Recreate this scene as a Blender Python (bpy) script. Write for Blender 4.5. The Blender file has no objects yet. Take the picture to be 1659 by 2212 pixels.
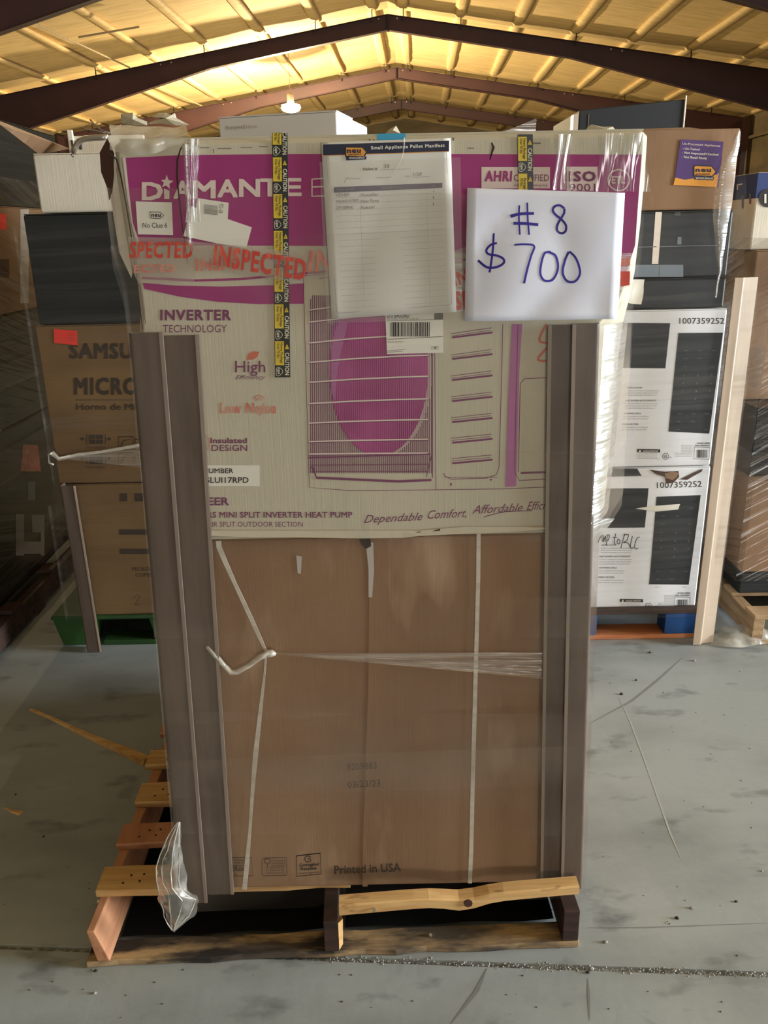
import bpy, math, random
from mathutils import Vector, Matrix, noise
random.seed(11)
SC = bpy.context.scene
COL = SC.collection
# ------------------------------------------------------------------ camera
FPX, PITCH, ROLL, HC = 1780.0, math.radians(18.8), 0.02, 1.6
_F = Vector((0, math.cos(PITCH), -math.sin(PITCH)))
_R0 = Vector((1, 0, 0)); _U0 = Vector((0, math.sin(PITCH), math.cos(PITCH)))
_R = _R0*math.cos(ROLL) - _U0*math.sin(ROLL)
_U = _U0*math.cos(ROLL) + _R0*math.sin(ROLL)
CAM = Vector((0, 0, HC))
cd = bpy.data.cameras.new('camera'); cam = bpy.data.objects.new('camera', cd); COL.objects.link(cam)
cam.matrix_world = Matrix(((_R.x, _U.x, -_F.x, 0), (_R.y, _U.y, -_F.y, 0), (_R.z, _U.z, -_F.z, HC), (0, 0, 0, 1)))
cd.sensor_fit = 'VERTICAL'; cd.sensor_height = 24; cd.lens = FPX/2212*24; cd.clip_end = 200; cd.clip_start = .05
SC.camera = cam
# ------------------------------------------------------------------ world, daylight, exposure
PSI = 0.049                      # heading of the building axis
RIDGE = -0.87; HALF = 12.8; RZ = 7.12; SL = 0.155
def B(x, y, z): return Vector((x*math.cos(PSI)+y*math.sin(PSI), -x*math.sin(PSI)+y*math.cos(PSI), z))
w = bpy.data.worlds.new('world'); SC.world = w; w.use_nodes = True
w.node_tree.nodes['Background'].inputs[0].default_value = (.75, .87, 1, 1)
w.node_tree.nodes['Background'].inputs[1].default_value = 3.0
XW = RIDGE + HALF
def arealight(name, loc, direction, sx, sy, power, col):
    l = bpy.data.lights.new(name, 'AREA'); l.shape = 'RECTANGLE'; l.size = sx; l.size_y = sy; l.energy = power; l.color = col
    o = bpy.data.objects.new(name, l); COL.objects.link(o)
    o.rotation_euler = Vector(direction).to_track_quat('-Z', 'Y').to_euler(); o.location = loc; return o
DOOR = (-0.6, 3.5, 4.2)          # y from, y to, height of the open loading door in the right wall
arealight('door_daylight', B(XW-.15, (DOOR[0]+DOOR[1])/2, 2.15), (-1, 0, -.12), DOOR[1]-DOOR[0], 4.1, 3300, (.86, .94, 1.0))
DOOR2 = (5.0, 11.0, 3.4, -24.0)   # x from, x to, height, y: second open door in the far front wall behind the camera
arealight('front_door_daylight', B((DOOR2[0]+DOOR2[1])/2, DOOR2[3]+.2, 1.75), (0, 1, -.03), DOOR2[1]-DOOR2[0], 3.3, 1020, (1.0, .95, .90))
SC.view_settings.view_transform = 'Standard'; SC.view_settings.look = 'None'
SC.view_settings.gamma = 1; SC.view_settings.use_curve_mapping = False
SC.view_settings.exposure = 0.0
SC.cycles.transparent_max_bounces = 40
SC.cycles.max_bounces = 8; SC.cycles.diffuse_bounces = 4; SC.cycles.sample_clamp_indirect = 4
# ------------------------------------------------------------------ pixel rays
def ray(u, v): return _F + (u-829.5)/FPX*_R - (v-1106)/FPX*_U
def atY(u, v, Y): d = ray(u, v); return CAM + d*(Y/d.y)
def atZ(u, v, Z): d = ray(u, v); return CAM + d*((Z-HC)/d.z)
def atX(u, v, X): d = ray(u, v); return CAM + d*(X/d.x)
Y0 = 1.56                        # front plane of the main load
YB = 3.05                        # front plane of the two stacks behind
# ------------------------------------------------------------------ materials
def lin(c):
    return tuple(((x/255)/12.92 if x/255 <= .04045 else (((x/255)+.055)/1.055)**2.4) for x in c) + (1,)
MATS = {}
def mat(name, c, rough=.7, c2=None, scale=(3, 3, 3), lo=.4, hi=.65, detail=3, bump=0, bscale=(60, 60, 60), metal=0, spec=.4, emit=0, c3=None, scale3=(20,20,20), lo3=.6, hi3=.7):
    if name in MATS: return MATS[name]
    m = bpy.data.materials.new(name); m.use_nodes = True; nt = m.node_tree; N = nt.nodes; L = nt.links
    p = N['Principled BSDF']; p.inputs['Base Color'].default_value = lin(c); p.inputs['Roughness'].default_value = rough
    p.inputs['Metallic'].default_value = metal; p.inputs['Specular IOR Level'].default_value = spec
    tc = N.new('ShaderNodeTexCoord')
    def nz(sc, det=3, ro=.55):
        mp = N.new('ShaderNodeMapping'); mp.inputs['Scale'].default_value = sc; L.new(tc.outputs['Object'], mp.inputs[0])
        n = N.new('ShaderNodeTexNoise'); n.inputs['Scale'].default_value = 1; n.inputs['Detail'].default_value = det; n.inputs['Roughness'].default_value = ro
        L.new(mp.outputs[0], n.inputs['Vector']); return n.outputs['Fac']
    col = None
    if c2:
        r = N.new('ShaderNodeMapRange'); r.inputs[1].default_value = lo; r.inputs[2].default_value = hi
        L.new(nz(scale, detail), r.inputs[0])
        mx = N.new('ShaderNodeMix'); mx.data_type = 'RGBA'; mx.inputs[6].default_value = lin(c); mx.inputs[7].default_value = lin(c2)
        L.new(r.outputs[0], mx.inputs[0]); col = mx.outputs[2]
        if c3:
            r = N.new('ShaderNodeMapRange'); r.inputs[1].default_value = lo3; r.inputs[2].default_value = hi3
            L.new(nz(scale3, 4), r.inputs[0])
            m2 = N.new('ShaderNodeMix'); m2.data_type = 'RGBA'; m2.inputs[7].default_value = lin(c3)
            L.new(col, m2.inputs[6]); L.new(r.outputs[0], m2.inputs[0]); col = m2.outputs[2]
        L.new(col, p.inputs['Base Color'])
    if bump:
        b = N.new('ShaderNodeBump'); b.inputs['Strength'].default_value = bump; b.inputs['Distance'].default_value = .004
        L.new(nz(bscale, 3), b.inputs['Height']); L.new(b.outputs[0], p.inputs['Normal'])
    if emit:
        p.inputs['Emission Color'].default_value = lin(c); p.inputs['Emission Strength'].default_value = emit
    MATS[name] = m; return m
def filmmat(name, veil=.15, var=.15, c=(215, 212, 205), gloss=.10, rough=.22, scale=(.8, .8, 26), bump=.6, bscale=(1.5, 1.5, 40), rot=0, sx=0):
    if name in MATS: return MATS[name]
    m = bpy.data.materials.new(name); m.use_nodes = True; nt = m.node_tree; N = nt.nodes; L = nt.links
    N.remove(N['Principled BSDF']); out = N['Material Output']
    tc = N.new('ShaderNodeTexCoord')
    def nz(sc, det):
        mr = N.new('ShaderNodeMapping'); mr.inputs['Rotation'].default_value = (sx, rot, 0); L.new(tc.outputs['Object'], mr.inputs[0])
        mp = N.new('ShaderNodeMapping'); mp.inputs['Scale'].default_value = sc; L.new(mr.outputs[0], mp.inputs[0])
        n = N.new('ShaderNodeTexNoise'); n.inputs['Scale'].default_value = 1; n.inputs['Detail'].default_value = det
        L.new(mp.outputs[0], n.inputs['Vector']); return n.outputs['Fac']
    r = N.new('ShaderNodeMapRange'); r.inputs[1].default_value = .45; r.inputs[2].default_value = .72
    r.inputs[3].default_value = veil; r.inputs[4].default_value = veil+var; L.new(nz(scale, 3), r.inputs[0])
    t = N.new('ShaderNodeBsdfTransparent'); d = N.new('ShaderNodeBsdfDiffuse'); d.inputs[0].default_value = lin(c)
    g = N.new('ShaderNodeBsdfGlossy'); g.inputs[1].default_value = rough; g.inputs[0].default_value = (1, 1, 1, 1)
    b = N.new('ShaderNodeBump'); b.inputs['Strength'].default_value = bump; b.inputs['Distance'].default_value = .01
    L.new(nz(bscale, 2), b.inputs['Height']); L.new(b.outputs[0], g.inputs['Normal'])
    m1 = N.new('ShaderNodeMixShader'); L.new(r.outputs[0], m1.inputs[0]); L.new(t.outputs[0], m1.inputs[1]); L.new(d.outputs[0], m1.inputs[2])
    fr = N.new('ShaderNodeLayerWeight'); fr.inputs[0].default_value = .25
    ma = N.new('ShaderNodeMath'); ma.operation = 'MULTIPLY_ADD'; ma.inputs[1].default_value = min(.5, gloss*5); ma.inputs[2].default_value = gloss*.5
    L.new(fr.outputs['Fresnel'], ma.inputs[0])
    m2 = N.new('ShaderNodeMixShader'); L.new(ma.outputs[0], m2.inputs[0]); L.new(m1.outputs[0], m2.inputs[1]); L.new(g.outputs[0], m2.inputs[2])
    L.new(m2.outputs[0], out.inputs[0]); MATS[name] = m; return m
M = dict(
    concrete=mat('concrete', (160, 165, 164), .46, (136, 140, 139), (1.4, 3.0, 1), .42, .68, 5, .15, (30, 30, 30), c3=(106, 110, 110), scale3=(4.5, 9, 3), lo3=.58, hi3=.74),
    joint=mat('joint', (105, 103, 98), .9, (150, 148, 142), (60, 60, 60), .45, .6, 3, .8, (150, 150, 150)),
    foam=mat('spray_foam', (206, 180, 132), .85, (186, 160, 112), (1.2, 9, 3), .38, .68, 5, 1.0, (1.5, 12, 5)),
    steel=mat('primer_steel', (66, 40, 40), .6, (54, 34, 36), (.6, .6, .6), .4, .65, 3),
    black_steel=mat('black_steel', (28, 22, 22), .6),
    panel=mat('wall_panel', (104, 91, 70), .8, (84, 74, 56), (.6, .6, 2), .4, .65, 3),
    dullgalv=mat('dull_conduit', (150, 134, 104), .75),
    galv=mat('galvanised', (170, 160, 145), .35, metal=.8),
    card=mat('kraft_card', (150, 116, 85), .8, (134, 102, 74), (3, 3, 1.2), .4, .65, 4, .09, (420, 420, 3), c3=(176, 144, 114), scale3=(6, 6, 1.6), lo3=.56, hi3=.70),
    card_d=mat('kraft_card_dark', (146, 112, 80), .8, (130, 98, 70), (3, 3, 2), .4, .65, 4, .2, (300, 300, 4)),
    card_t=mat('kraft_card_tan', (124, 95, 58), .8, (110, 83, 50), (2, 2, 5), .4, .65, 3, .2, (4, 4, 120)),  # tan lowered to put the left stack's shade into the colour
    white_card=mat('white_card', (200, 190, 166), .65, (190, 182, 158), (4, 4, 2), .45, .7, 5, .10, (350, 350, 3), c3=(176, 168, 150), scale3=(9, 9, 3), lo3=.62, hi3=.78),
    bright_card=mat('bright_card', (236, 236, 236), .6, (226, 227, 228), (3, 3, 3), .4, .7, 3),
    grey_card=mat('grey_white_card', (226, 216, 196), .7, (212, 202, 182), (3, 3, 3), .4, .7, 3, .15, (200, 200, 3)),
    magenta=mat('magenta_ink', (160, 52, 114), .6, (148, 46, 104), (6, 6, 3), .4, .7, 3),
    magenta2=mat('magenta_ink_soft', (176, 108, 152), .6),
    magfan=mat('fan_ink', (144, 42, 96), .6, (184, 78, 136), (7, 7, 5), .38, .62, 2), purple=mat('purple_ink', (122, 62, 96), .6),
    inkbox=mat('print_white', (222, 202, 190), .6),
    red=mat('red_ink', (206, 58, 40), .5, (222, 96, 72), (90, 90, 20), .5, .65, 3),
    redfade=mat('red_ink_faded', (206, 112, 92), .5, (214, 150, 128), (60, 60, 30), .4, .6, 3),
    redlabel=mat('red_label', (236, 62, 48), .6),
    black_ink=mat('black_ink', (44, 40, 38), .7), grey_ink=mat('grey_ink', (120, 112, 100), .7), brown_ink=mat('brown_ink', (62, 50, 38), .8),
    faint_ink=mat('faint_ink', (150, 146, 140), .7), lgrey_ink=mat('light_grey_ink', (188, 186, 184), .7),
    paper=mat('paper', (226, 222, 212), .6), price_paper=mat('bright_paper', (240, 240, 250), .6, (232, 232, 244), (5, 5, 5), .4, .6, 2),
    label=mat('white_label', (232, 226, 210), .55),
    navy=mat('navy_ink', (32, 34, 58), .5), purple_bar=mat('grey_purple_ink', (92, 82, 104), .6), orange=mat('orange_ink', (232, 158, 58), .5),
    yellow=mat('yellow_print', (228, 196, 52), .45), black_tape=mat('black_print', (36, 35, 32), .4), cream=mat('cream_print', (226, 220, 190), .5),
    marker=mat('blue_marker', (44, 28, 150), .5, (34, 20, 120), (40, 40, 40), .4, .7, 3),
    pencil=mat('pencil', (120, 112, 104), .7), violet=mat('violet_print', (78, 46, 110), .4), cyan=mat('cyan_tape', (52, 160, 198), .4),
    blacktone=mat('black_carton_print', (32, 35, 35), .5, (42, 45, 45), (1, 1, 30), .45, .7, 3), keytext=mat('key_print', (120, 124, 124), .6),
    strap=mat('white_strapping', (232, 222, 206), .4, (212, 202, 186), (10, 10, 60), .4, .7, 2),
    board=mat('edge_board', (104, 88, 76), .5, (84, 70, 58), (30, 30, 3), .4, .7, 4), board_l=mat('edge_board_light', (190, 170, 148), .4, (170, 150, 128), (20, 20, 2), .4, .7, 3),
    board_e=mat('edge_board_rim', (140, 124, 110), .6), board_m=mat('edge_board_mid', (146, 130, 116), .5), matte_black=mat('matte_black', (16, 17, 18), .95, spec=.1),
    wood=mat('pine', (214, 172, 112), .75, (192, 146, 90), (4, 50, 50), .4, .65, 4, .3, (6, 90, 90), c3=(120, 84, 50), scale3=(9, 30, 30), lo3=.66, hi3=.76),
    wood_r=mat('reddish_wood', (198, 142, 104), .75, (176, 118, 82), (20, 4, 60), .4, .65, 4, .3, (60, 6, 90)),
    wood_d=mat('dirty_wood', (190, 158, 114), .85, (88, 76, 64), (4, 14, 14), .40, .56, 6, .4, (6, 80, 80), c3=(50, 44, 40), scale3=(6, 22, 22), lo3=.48, hi3=.62),
    wood_b=mat('dark_wood', (70, 48, 38), .85, (48, 34, 28), (10, 40, 40), .4, .65, 4, .3, (10, 80, 80)),
    wood_g=mat('old_wood', (176, 146, 108), .8, (140, 112, 80), (10, 4, 40), .4, .65, 4, .3, (80, 6, 80)),
    green=mat('green_plastic', (46, 84, 34), .6, (38, 70, 28), (4, 4, 4), .4, .6, 2),
    bluep=mat('blue_paint', (22, 72, 130), .6, (16, 52, 100), (10, 10, 10), .4, .65, 3), orangew=mat('orange_wood', (202, 130, 84), .75, (180, 108, 66), (4, 40, 40), .4, .6, 3),
    darkwrap=mat('dark_carton', (32, 34, 32), .5, (23, 25, 24), (1.2, 1.2, 40), .42, .66, 4, .5, (2, 2, 70)),  # tone lowered as well for the shaded left side
    blackwrap=mat('black_wrap', (30, 27, 26), .25, (60, 50, 42), (2, 2, 26), .5, .72, 4, 1.0, (3, 3, 50)),
    browndark=mat('brown_dark_card', (74, 46, 34), .8), nail=mat('nail_steel', (190, 186, 176), .3, metal=.9),
    bluebox=mat('blue_print', (40, 58, 110), .5), rubble=mat('concrete_crumb', (176, 174, 166), .9, (130, 128, 122), (200, 200, 200), .4, .6, 2),
    crumb_d=mat('dark_crumb', (52, 46, 40), .9), lampshade=mat('lamp_housing', (160, 150, 140), .4, metal=.6),
    bulb=mat('lamp_glow', (255, 236, 200), .5, emit=60),
    pad=mat('grey_sheet', (120, 130, 138), .5), taupe=mat('taupe_print', (190, 180, 168), .6), leaf=mat('leaf_print', (204, 108, 84), .6),
)
FILM = dict(
    main=filmmat('stretch_film', .02, .15, (172, 156, 138), .004, .45, (1.6, 1.6, 3.4), .25, (1.2, 1.2, 20)),
    edge=filmmat('stretch_film_thick', .20, .22, (214, 206, 196), .16, .2, (2, 2, 22), .8, (3, 3, 60)),
    tape=filmmat('clear_tape', .30, .12, (214, 192, 176), .08, .25, (6, 6, 40), .4, (8, 8, 60)),
    pouch=filmmat('plastic_pouch', .14, .08, (214, 206, 190), .015, .45, (6, 6, 3), .25, (10, 10, 4)),
    bag=filmmat('loose_film', .20, .40, (206, 202, 190), .07, .25, (14, 14, 20), 1.0, (18, 18, 18)),
    back=filmmat('stretch_film_stack', .015, .08, (150, 142, 130), .012, .35, (1, 1, 34), .4, (1.6, 1.6, 46), rot=.05),
    streak=filmmat('stretch_film_crossed', .01, .14, (130, 116, 100), .05, .2, (1, 1.2, 38), 1.2, (1.5, 1.5, 40), rot=.5, sx=.3),
    drape=filmmat('loose_white_film', .42, .35, (224, 214, 192), .12, .25, (10, 10, 22), .9, (24, 24, 24)),
    vfold=filmmat('film_with_upright_folds', .04, .26, (206, 198, 180), .15, .2, (26, 26, 2), 1.0, (40, 40, 3)),
    rope=filmmat('twisted_film', .5, .4, (232, 222, 206), .15, .3, (30, 30, 60), .8, (50, 50, 50)),
    fan=filmmat('gathered_film', .10, .35, (226, 210, 190), .10, .3, (1, 1, 90), .6, (2, 2, 90)),
)
# ------------------------------------------------------------------ builders
INV = {}
def thing(name, label, cat, loc=(0, 0, 0), group=None, kind=None, yaw=0, local=False):
    o = bpy.data.objects.new(name, None); COL.objects.link(o); o.location = loc; o.rotation_euler = (0, 0, yaw); o.empty_display_size = .1
    if label: o['label'] = label
    if cat: o['category'] = cat
    if group: o['group'] = group
    if kind: o['kind'] = kind
    INV[o.name] = Matrix.Identity(4) if local else (Matrix.Translation(Vector(loc)) @ Matrix.Rotation(yaw, 4, 'Z')).inverted()
    return o
def tag(o, label=None, cat=None, group=None, kind=None):
    if label: o['label'] = label
    if cat: o['category'] = cat
    if group: o['group'] = group
    if kind: o['kind'] = kind
    return o
class MB:
    def __init__(s): s.v = []; s.f = []
    def add(s, vs, fs):
        k = len(s.v); s.v += [Vector(p) for p in vs]; s.f += [tuple(i+k for i in f) for f in fs]; return s
    def poly(s, pts): return s.add(pts, [tuple(range(len(pts)))])
    def hexa(s, p):      # eight corners: bottom ring 0-3 (counterclockwise from above), top ring 4-7
        return s.add(p, [(3, 2, 1, 0), (4, 5, 6, 7), (0, 1, 5, 4), (1, 2, 6, 5), (2, 3, 7, 6), (3, 0, 4, 7)])
    def box(s, x0, x1, y0, y1, z0, z1, j=0):
        p = [(x0, y0, z0), (x1, y0, z0), (x1, y1, z0), (x0, y1, z0), (x0, y0, z1), (x1, y0, z1), (x1, y1, z1), (x0, y1, z1)]
        if j: p = [tuple(c+random.uniform(-j, j) for c in q) for q in p]
        return s.hexa(p)
    def loft(s, rings, cap=True):
        n = len(rings[0]); k = len(s.v)
        for r in rings: s.v += [Vector(p) for p in r]
        for i in range(len(rings)-1):
            for j in range(n):
                a = k+i*n+j; b = k+i*n+(j+1) % n; s.f.append((a, b, b+n, a+n))
        if cap: s.f.append(tuple(k+j for j in range(n))[::-1]); s.f.append(tuple(k+(len(rings)-1)*n+j for j in range(n)))
        return s
    def tube(s, path, r, n=8):
        path = [Vector(p) for p in path]; rings = []
        for i, p in enumerate(path):
            t = (path[min(i+1, len(path)-1)]-path[max(i-1, 0)]).normalized()
            a = t.cross(Vector((0, 0, 1)));
            if a.length < .1: a = t.cross(Vector((0, 1, 0)))
            a.normalize(); b = t.cross(a); rr = r[i] if isinstance(r, (list, tuple)) else r
            rings.append([p+a*rr*math.cos(2*math.pi*k/n)+b*rr*math.sin(2*math.pi*k/n) for k in range(n)])
        return s.loft(rings)
    def grid(s, fn, nu, nv):
        k = len(s.v)
        for j in range(nv+1):
            for i in range(nu+1): s.v.append(Vector(fn(i/nu, j/nv)))
        for j in range(nv):
            for i in range(nu):
                a = k+j*(nu+1)+i; s.f.append((a, a+1, a+nu+2, a+nu+1))
        return s
    def build(s, name, m, parent=None, bevel=0, smooth=False, solid=0, label=None):
        me = bpy.data.meshes.new(name); me.from_pydata([tuple(v) for v in s.v], [], s.f); me.update()
        if smooth: me.polygons.foreach_set('use_smooth', [True]*len(me.polygons))
        me.materials.append(m)
        o = bpy.data.objects.new(name, me); COL.objects.link(o)
        if parent is not None:
            o.parent = parent
            if parent.name in INV: o.matrix_parent_inverse = INV[parent.name]

        if bevel:
            b = o.modifiers.new('bevel', 'BEVEL'); b.width = bevel; b.segments = 2; b.limit_method = 'ANGLE'
        if solid:
            b = o.modifiers.new('solid', 'SOLIDIFY'); b.thickness = solid; b.offset = 0
        if label: o['label'] = label
        return o
def wob(p, a, s=4.0, seed=0):
    q = Vector(p)*s + Vector((seed*3.7, seed*1.3, seed*.7)); return Vector(p) + noise.noise_vector(q)*a
# ------------------------------------------------------------------ flat print (ink, labels, lettering) laid on a surface
_font_cache = {}
def glyphs(body, bold=0.0, shear=0.0):
    key = (body, bold > .03, shear)
    if key in _font_cache: return _font_cache[key]
    cu = bpy.data.curves.new('lettering', 'FONT'); cu.body = body; cu.space_character = 1.12 if bold > .03 else 1.0; cu.shear = shear; cu.resolution_u = 2
    ob = bpy.data.objects.new('lettering', cu); me = bpy.data.meshes.new_from_object(ob)
    vs = [(v.co.x, v.co.y) for v in me.vertices]; fs = [tuple(p.vertices) for p in me.polygons]
    bpy.data.objects.remove(ob); bpy.data.curves.remove(cu); bpy.data.meshes.remove(me)
    _font_cache[key] = (vs, fs); return vs, fs      # weight is added by overprinting shifted copies
CAPH = None
class Print:
    """ink on one surface; S(u, v, k) gives the point for photo pixel (u, v), lifted k metres off the surface"""
    def __init__(s, S, parent, k=.0006): s.S = S; s.parent = parent; s.k = k; s.mb = {}
    def get(s, key): return s.mb.setdefault(key, MB())
    def poly(s, m, pts, k=None): s.get(m).poly([s.S(u, v, s.k if k is None else k) for u, v in pts]); return s
    def rect(s, m, u0, v0, u1, v1, k=None): return s.poly(m, [(u0, v1), (u1, v1), (u1, v0), (u0, v0)], k)
    def line(s, m, pts, wd, k=None):
        kk = s.k if k is None else k; n = len(pts); L = []; Rr = []
        for i, (u, v) in enumerate(pts):
            a = pts[max(i-1, 0)]; b = pts[min(i+1, n-1)]; dx, dy = b[0]-a[0], b[1]-a[1]; d = math.hypot(dx, dy) or 1
            ww = (wd[i] if isinstance(wd, (list, tuple)) else wd)/2
            L.append(s.S(u-dy/d*ww, v+dx/d*ww, kk)); Rr.append(s.S(u+dy/d*ww, v-dx/d*ww, kk))
        s.get(m).add(L+Rr, [(i, i+1, n+i+1, n+i) for i in range(n-1)]); return s
    def stroke(s, m, pts, wd, k=None, closed=False):
        if closed: pts = pts+pts[:1]
        P = [pts[0]]+pts+[pts[-1]]; out = []
        for i in range(1, len(P)-2):
            for t in range(6):
                t /= 6; a, b, c, d = P[i-1], P[i], P[i+1], P[i+2]
                out.append(tuple(.5*((2*b[q])+(-a[q]+c[q])*t+(2*a[q]-5*b[q]+4*c[q]-d[q])*t*t+(-a[q]+3*b[q]-3*c[q]+d[q])*t**3) for q in (0, 1)))
        out.append(pts[-1]); return s.line(m, out, wd, k)
    def outline(s, m, pts, wd, k=None): return s.line(m, pts+pts[:2], wd, k)
    def text(s, m, body, u, v, h, w=None, ang=0, bold=0, shear=0, k=None, vang=None):
        global CAPH
        if CAPH is None: CAPH = max(y for x, y in glyphs('H')[0])
        vs, fs = glyphs(body, bold, shear)
        if not vs: return s
        x0 = min(x for x, y in vs); x1 = max(x for x, y in vs)
        sy = h/CAPH; sx = (w/(x1-x0)) if w else sy
        ca, sa = math.cos(ang), math.sin(ang); kk = s.k if k is None else k
        if vang is None: ux, uy = (sa, -ca)        # the up direction in pixels
        else: ux, uy = math.sin(vang), -math.cos(vang)
        g = min(bold*.8, .034)
        for j, (ox, oy) in enumerate(((0, 0),) if g < .004 else ((g, g), (-g, g), (g, -g), (-g, -g), (0, 0))):
            pts = [s.S(u+(x+ox-x0)*sx*ca+(y+oy)*sy*ux, v+(x+ox-x0)*sx*sa+(y+oy)*sy*uy, kk+j*.00005) for x, y in vs]
            s.get(m).add(pts, fs)
        return s
    def done(s, name='printing'):
        for m, b in s.mb.items():
            n = NAMES.get(m, name)
            b.build(n, M.get(m) or FILM[m], s.parent)
NAMES = {}
def planeY(Y): return lambda u, v, k: atY(u, v, Y-k)
def crop(ox, oy, sc, S): return lambda x, y, k: S(ox+x/sc, oy+y/sc, k)
def quad(TL, TR, BR, BL, S):
    def f(a, b, k):
        return S(*[(1-b)*((1-a)*TL[i]+a*TR[i])+b*((1-a)*BL[i]+a*BR[i]) for i in (0, 1)], k)
    return f
def barcode(P, m, u0, v0, u1, v1, n=26, k=None, seed=1):
    r = random.Random(seed); x = u0; 
    while x < u1:
        wd = r.choice([1, 1, 2, 3])*(u1-u0)/n/2.2; P.rect(m, x, v0, min(x+wd, u1), v1, k); x += wd+r.choice([1, 1, 2])*(u1-u0)/n/2.2
def textlines(P, m, u, v, w, n, dv, h=None, k=None, seed=1, align='l', skew=0):
    """small illegible body copy: rows of word-long dashes"""
    r = random.Random(seed); h = h or dv*.5
    for i in range(n):
        ww = w*(1 if i < n-1 else .6)*r.uniform(.85, 1); x = u if align == 'l' else u+w-ww; e = x+ww
        while x < e:
            q = min(r.uniform(h*1.5, h*5), e-x); P.rect(m, x, v+i*dv+skew*(x-u), x+q, v+i*dv+h+skew*(x-u), k); x += q+h*.7
def film_ring(name, plan, z0, z1, m, parent, tilt=0, nz=6, amp=.002, seed=0, sides=None, zplan=None):
    """a band of film wrapped round the plan polygon"""
    b = MB(); pts = []
    if zplan: plan = zplan(z0)
    idx = sides or list(range(len(plan)))
    n = len(plan)
    for e in idx:
        a = Vector((*plan[e], 0)); c = Vector((*plan[(e+1) % n], 0)); L = (c-a).length; nu = max(2, int(L/.06))
        def fn(s, t, a=a, c=c, e=e):
            if zplan: pl = zplan(z0+(z1-z0)*t); a = Vector((*pl[e], 0)); c = Vector((*pl[(e+1) % n], 0))
            p = a.lerp(c, s); p.z = z0+(z1-z0)*t+tilt*(p.x); q = noise.noise(Vector((p.x*5, p.y*5, p.z*3+seed)))*amp
            nrm = Vector((c.y-a.y, a.x-c.x, 0)).normalized(); return p+nrm*(q*math.sin(math.pi*s)**.3)
        b.grid(fn, nu, nz)
    return b.build(name, m, parent, smooth=True)
def vboard(bottom, top, leg, side, t, m, name, label, sx=1, back=1, group=None, rim='board_e', splay=0):
    """L shaped edge protector; sx=+1: front leg runs to -x from a right-hand corner, side leg runs to +y"""
    o = thing(name, label, 'edge protector', (bottom[0], bottom[1], bottom[2]), group)
    def ring(c):
        x, y, z = c; P = []
        r = .008; arc = [(x-sx*r+sx*r*math.sin(a), y+r-r*math.cos(a), z) for a in [i*math.pi/2/5 for i in range(6)]]
        ri = max(r-t, .002); arc2 = [(x-sx*r+sx*ri*math.sin(a), y+r-ri*math.cos(a), z) for a in [i*math.pi/2/5 for i in range(5, -1, -1)]]
        P = [(x-sx*leg, y, z)]+arc+[(x+sx*splay, y+side, z), (x+sx*splay-sx*t, y+side, z)]+arc2+[(x-sx*leg, y+t, z)]
        return P if sx > 0 else P[::-1]
    N = 12; rings = []
    for i in range(N+1):
        k = i/N; rings.append(ring(tuple(bottom[j]*(1-k)+top[j]*k for j in range(3))))
    MB().loft(rings).build('board', m, o, smooth=False)
    # the pale raw edge of the front leg, its rounded-edge highlight painted in
    q = MB(); a, c = Vector(bottom), Vector(top)
    d = Vector((-sx*leg, 0, 0)); e = Vector((sx*.007, 0, 0)); f = Vector((0, -.0012, 0)); g = Vector((0, .003, 0))
    q.hexa([a+d+f, a+d+e+f, a+d+e+g, a+d+g, c+d+f, c+d+e+f, c+d+e+g, c+d+g] if sx > 0 else [a+d+e+f, a+d+f, a+d+g, a+d+e+g, c+d+e+f, c+d+f, c+d+g, c+d+e+g])
    q.build('raw_edge', M[rim], o, label='paler raw edge strip')
    return o
def carton(name, label, x0, x1, y0, y1, z0, z1, m, group=None, flaps=True, tape=True, top=None, cat='carton', j=.003, z_front=None):
    """closed corrugated carton: body, four closing flaps, packing tape along the seam"""
    o = thing(name, label, cat, ((x0+x1)/2, (y0+y1)/2, z0), group)
    t = .004; zb = z1-(t if flaps else 0)
    MB().box(x0, x1, y0, y1, z0, zb).build('body', m, o, bevel=.006)
    if flaps:
        ym = (y0+y1)/2; fm = top or m
        MB().box(x0+.002, x1-.002, y0+.002, ym-.0015, zb+.0003, z1).build('top_flap', fm, o, bevel=.0015)
        MB().box(x0+.002, x1-.002, ym+.0015, y1-.002, zb+.0003, z1).build('top_flap', fm, o, bevel=.0015)
        if tape: MB().box(x0+.002, x1-.002, ym-.025, ym+.025, z1+.0002, z1+.0008).build('packing_tape', M['cream'], o, label='pale packing tape over the seam')
    return o
# ================================================================== THE BUILDING
Y1 = 25.3; BAY = 7.6
YS, YE = -24.0, Y1+BAY*3
def struct(o): o['kind'] = 'structure'; return o
# floor, with the sawn joint as a real groove
ja, jb = Vector((-.938, 1.535, 0)), Vector((.844, 1.415, 0)); jd = (jb-ja).normalized(); jn = Vector((-jd.y, jd.x, 0)); jm = (ja+jb)/2
fl = MB(); prof = [(-27, 0), (-.0075, 0), (-.005, -.006), (.005, -.006), (.0075, 0), (60, 0)]
xs = [-16, -3, 3, 16]; vs = []
for x in xs:
    for (n_, z) in prof: p = jm+jd*x+jn*n_; vs.append((p.x, p.y, z))
fs = [(i*6+k, (i+1)*6+k, (i+1)*6+k+1, i*6+k+1) for i in range(3) for k in range(5)]
floor = struct(fl.add(vs, fs).build('floor', M['concrete']))
MB().add([jm+jd*x+jn*n_+Vector((0, 0, -.0055)) for x in (-16, 16) for n_ in (-.006, .006)], [(0, 2, 3, 1)]).build('joint_filler', M['joint'], floor, label='crumbly filler in the sawn joint')
def roofz(xb, top=RZ+.26): return top-SL*abs(xb-RIDGE)
cb = MB()
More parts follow.
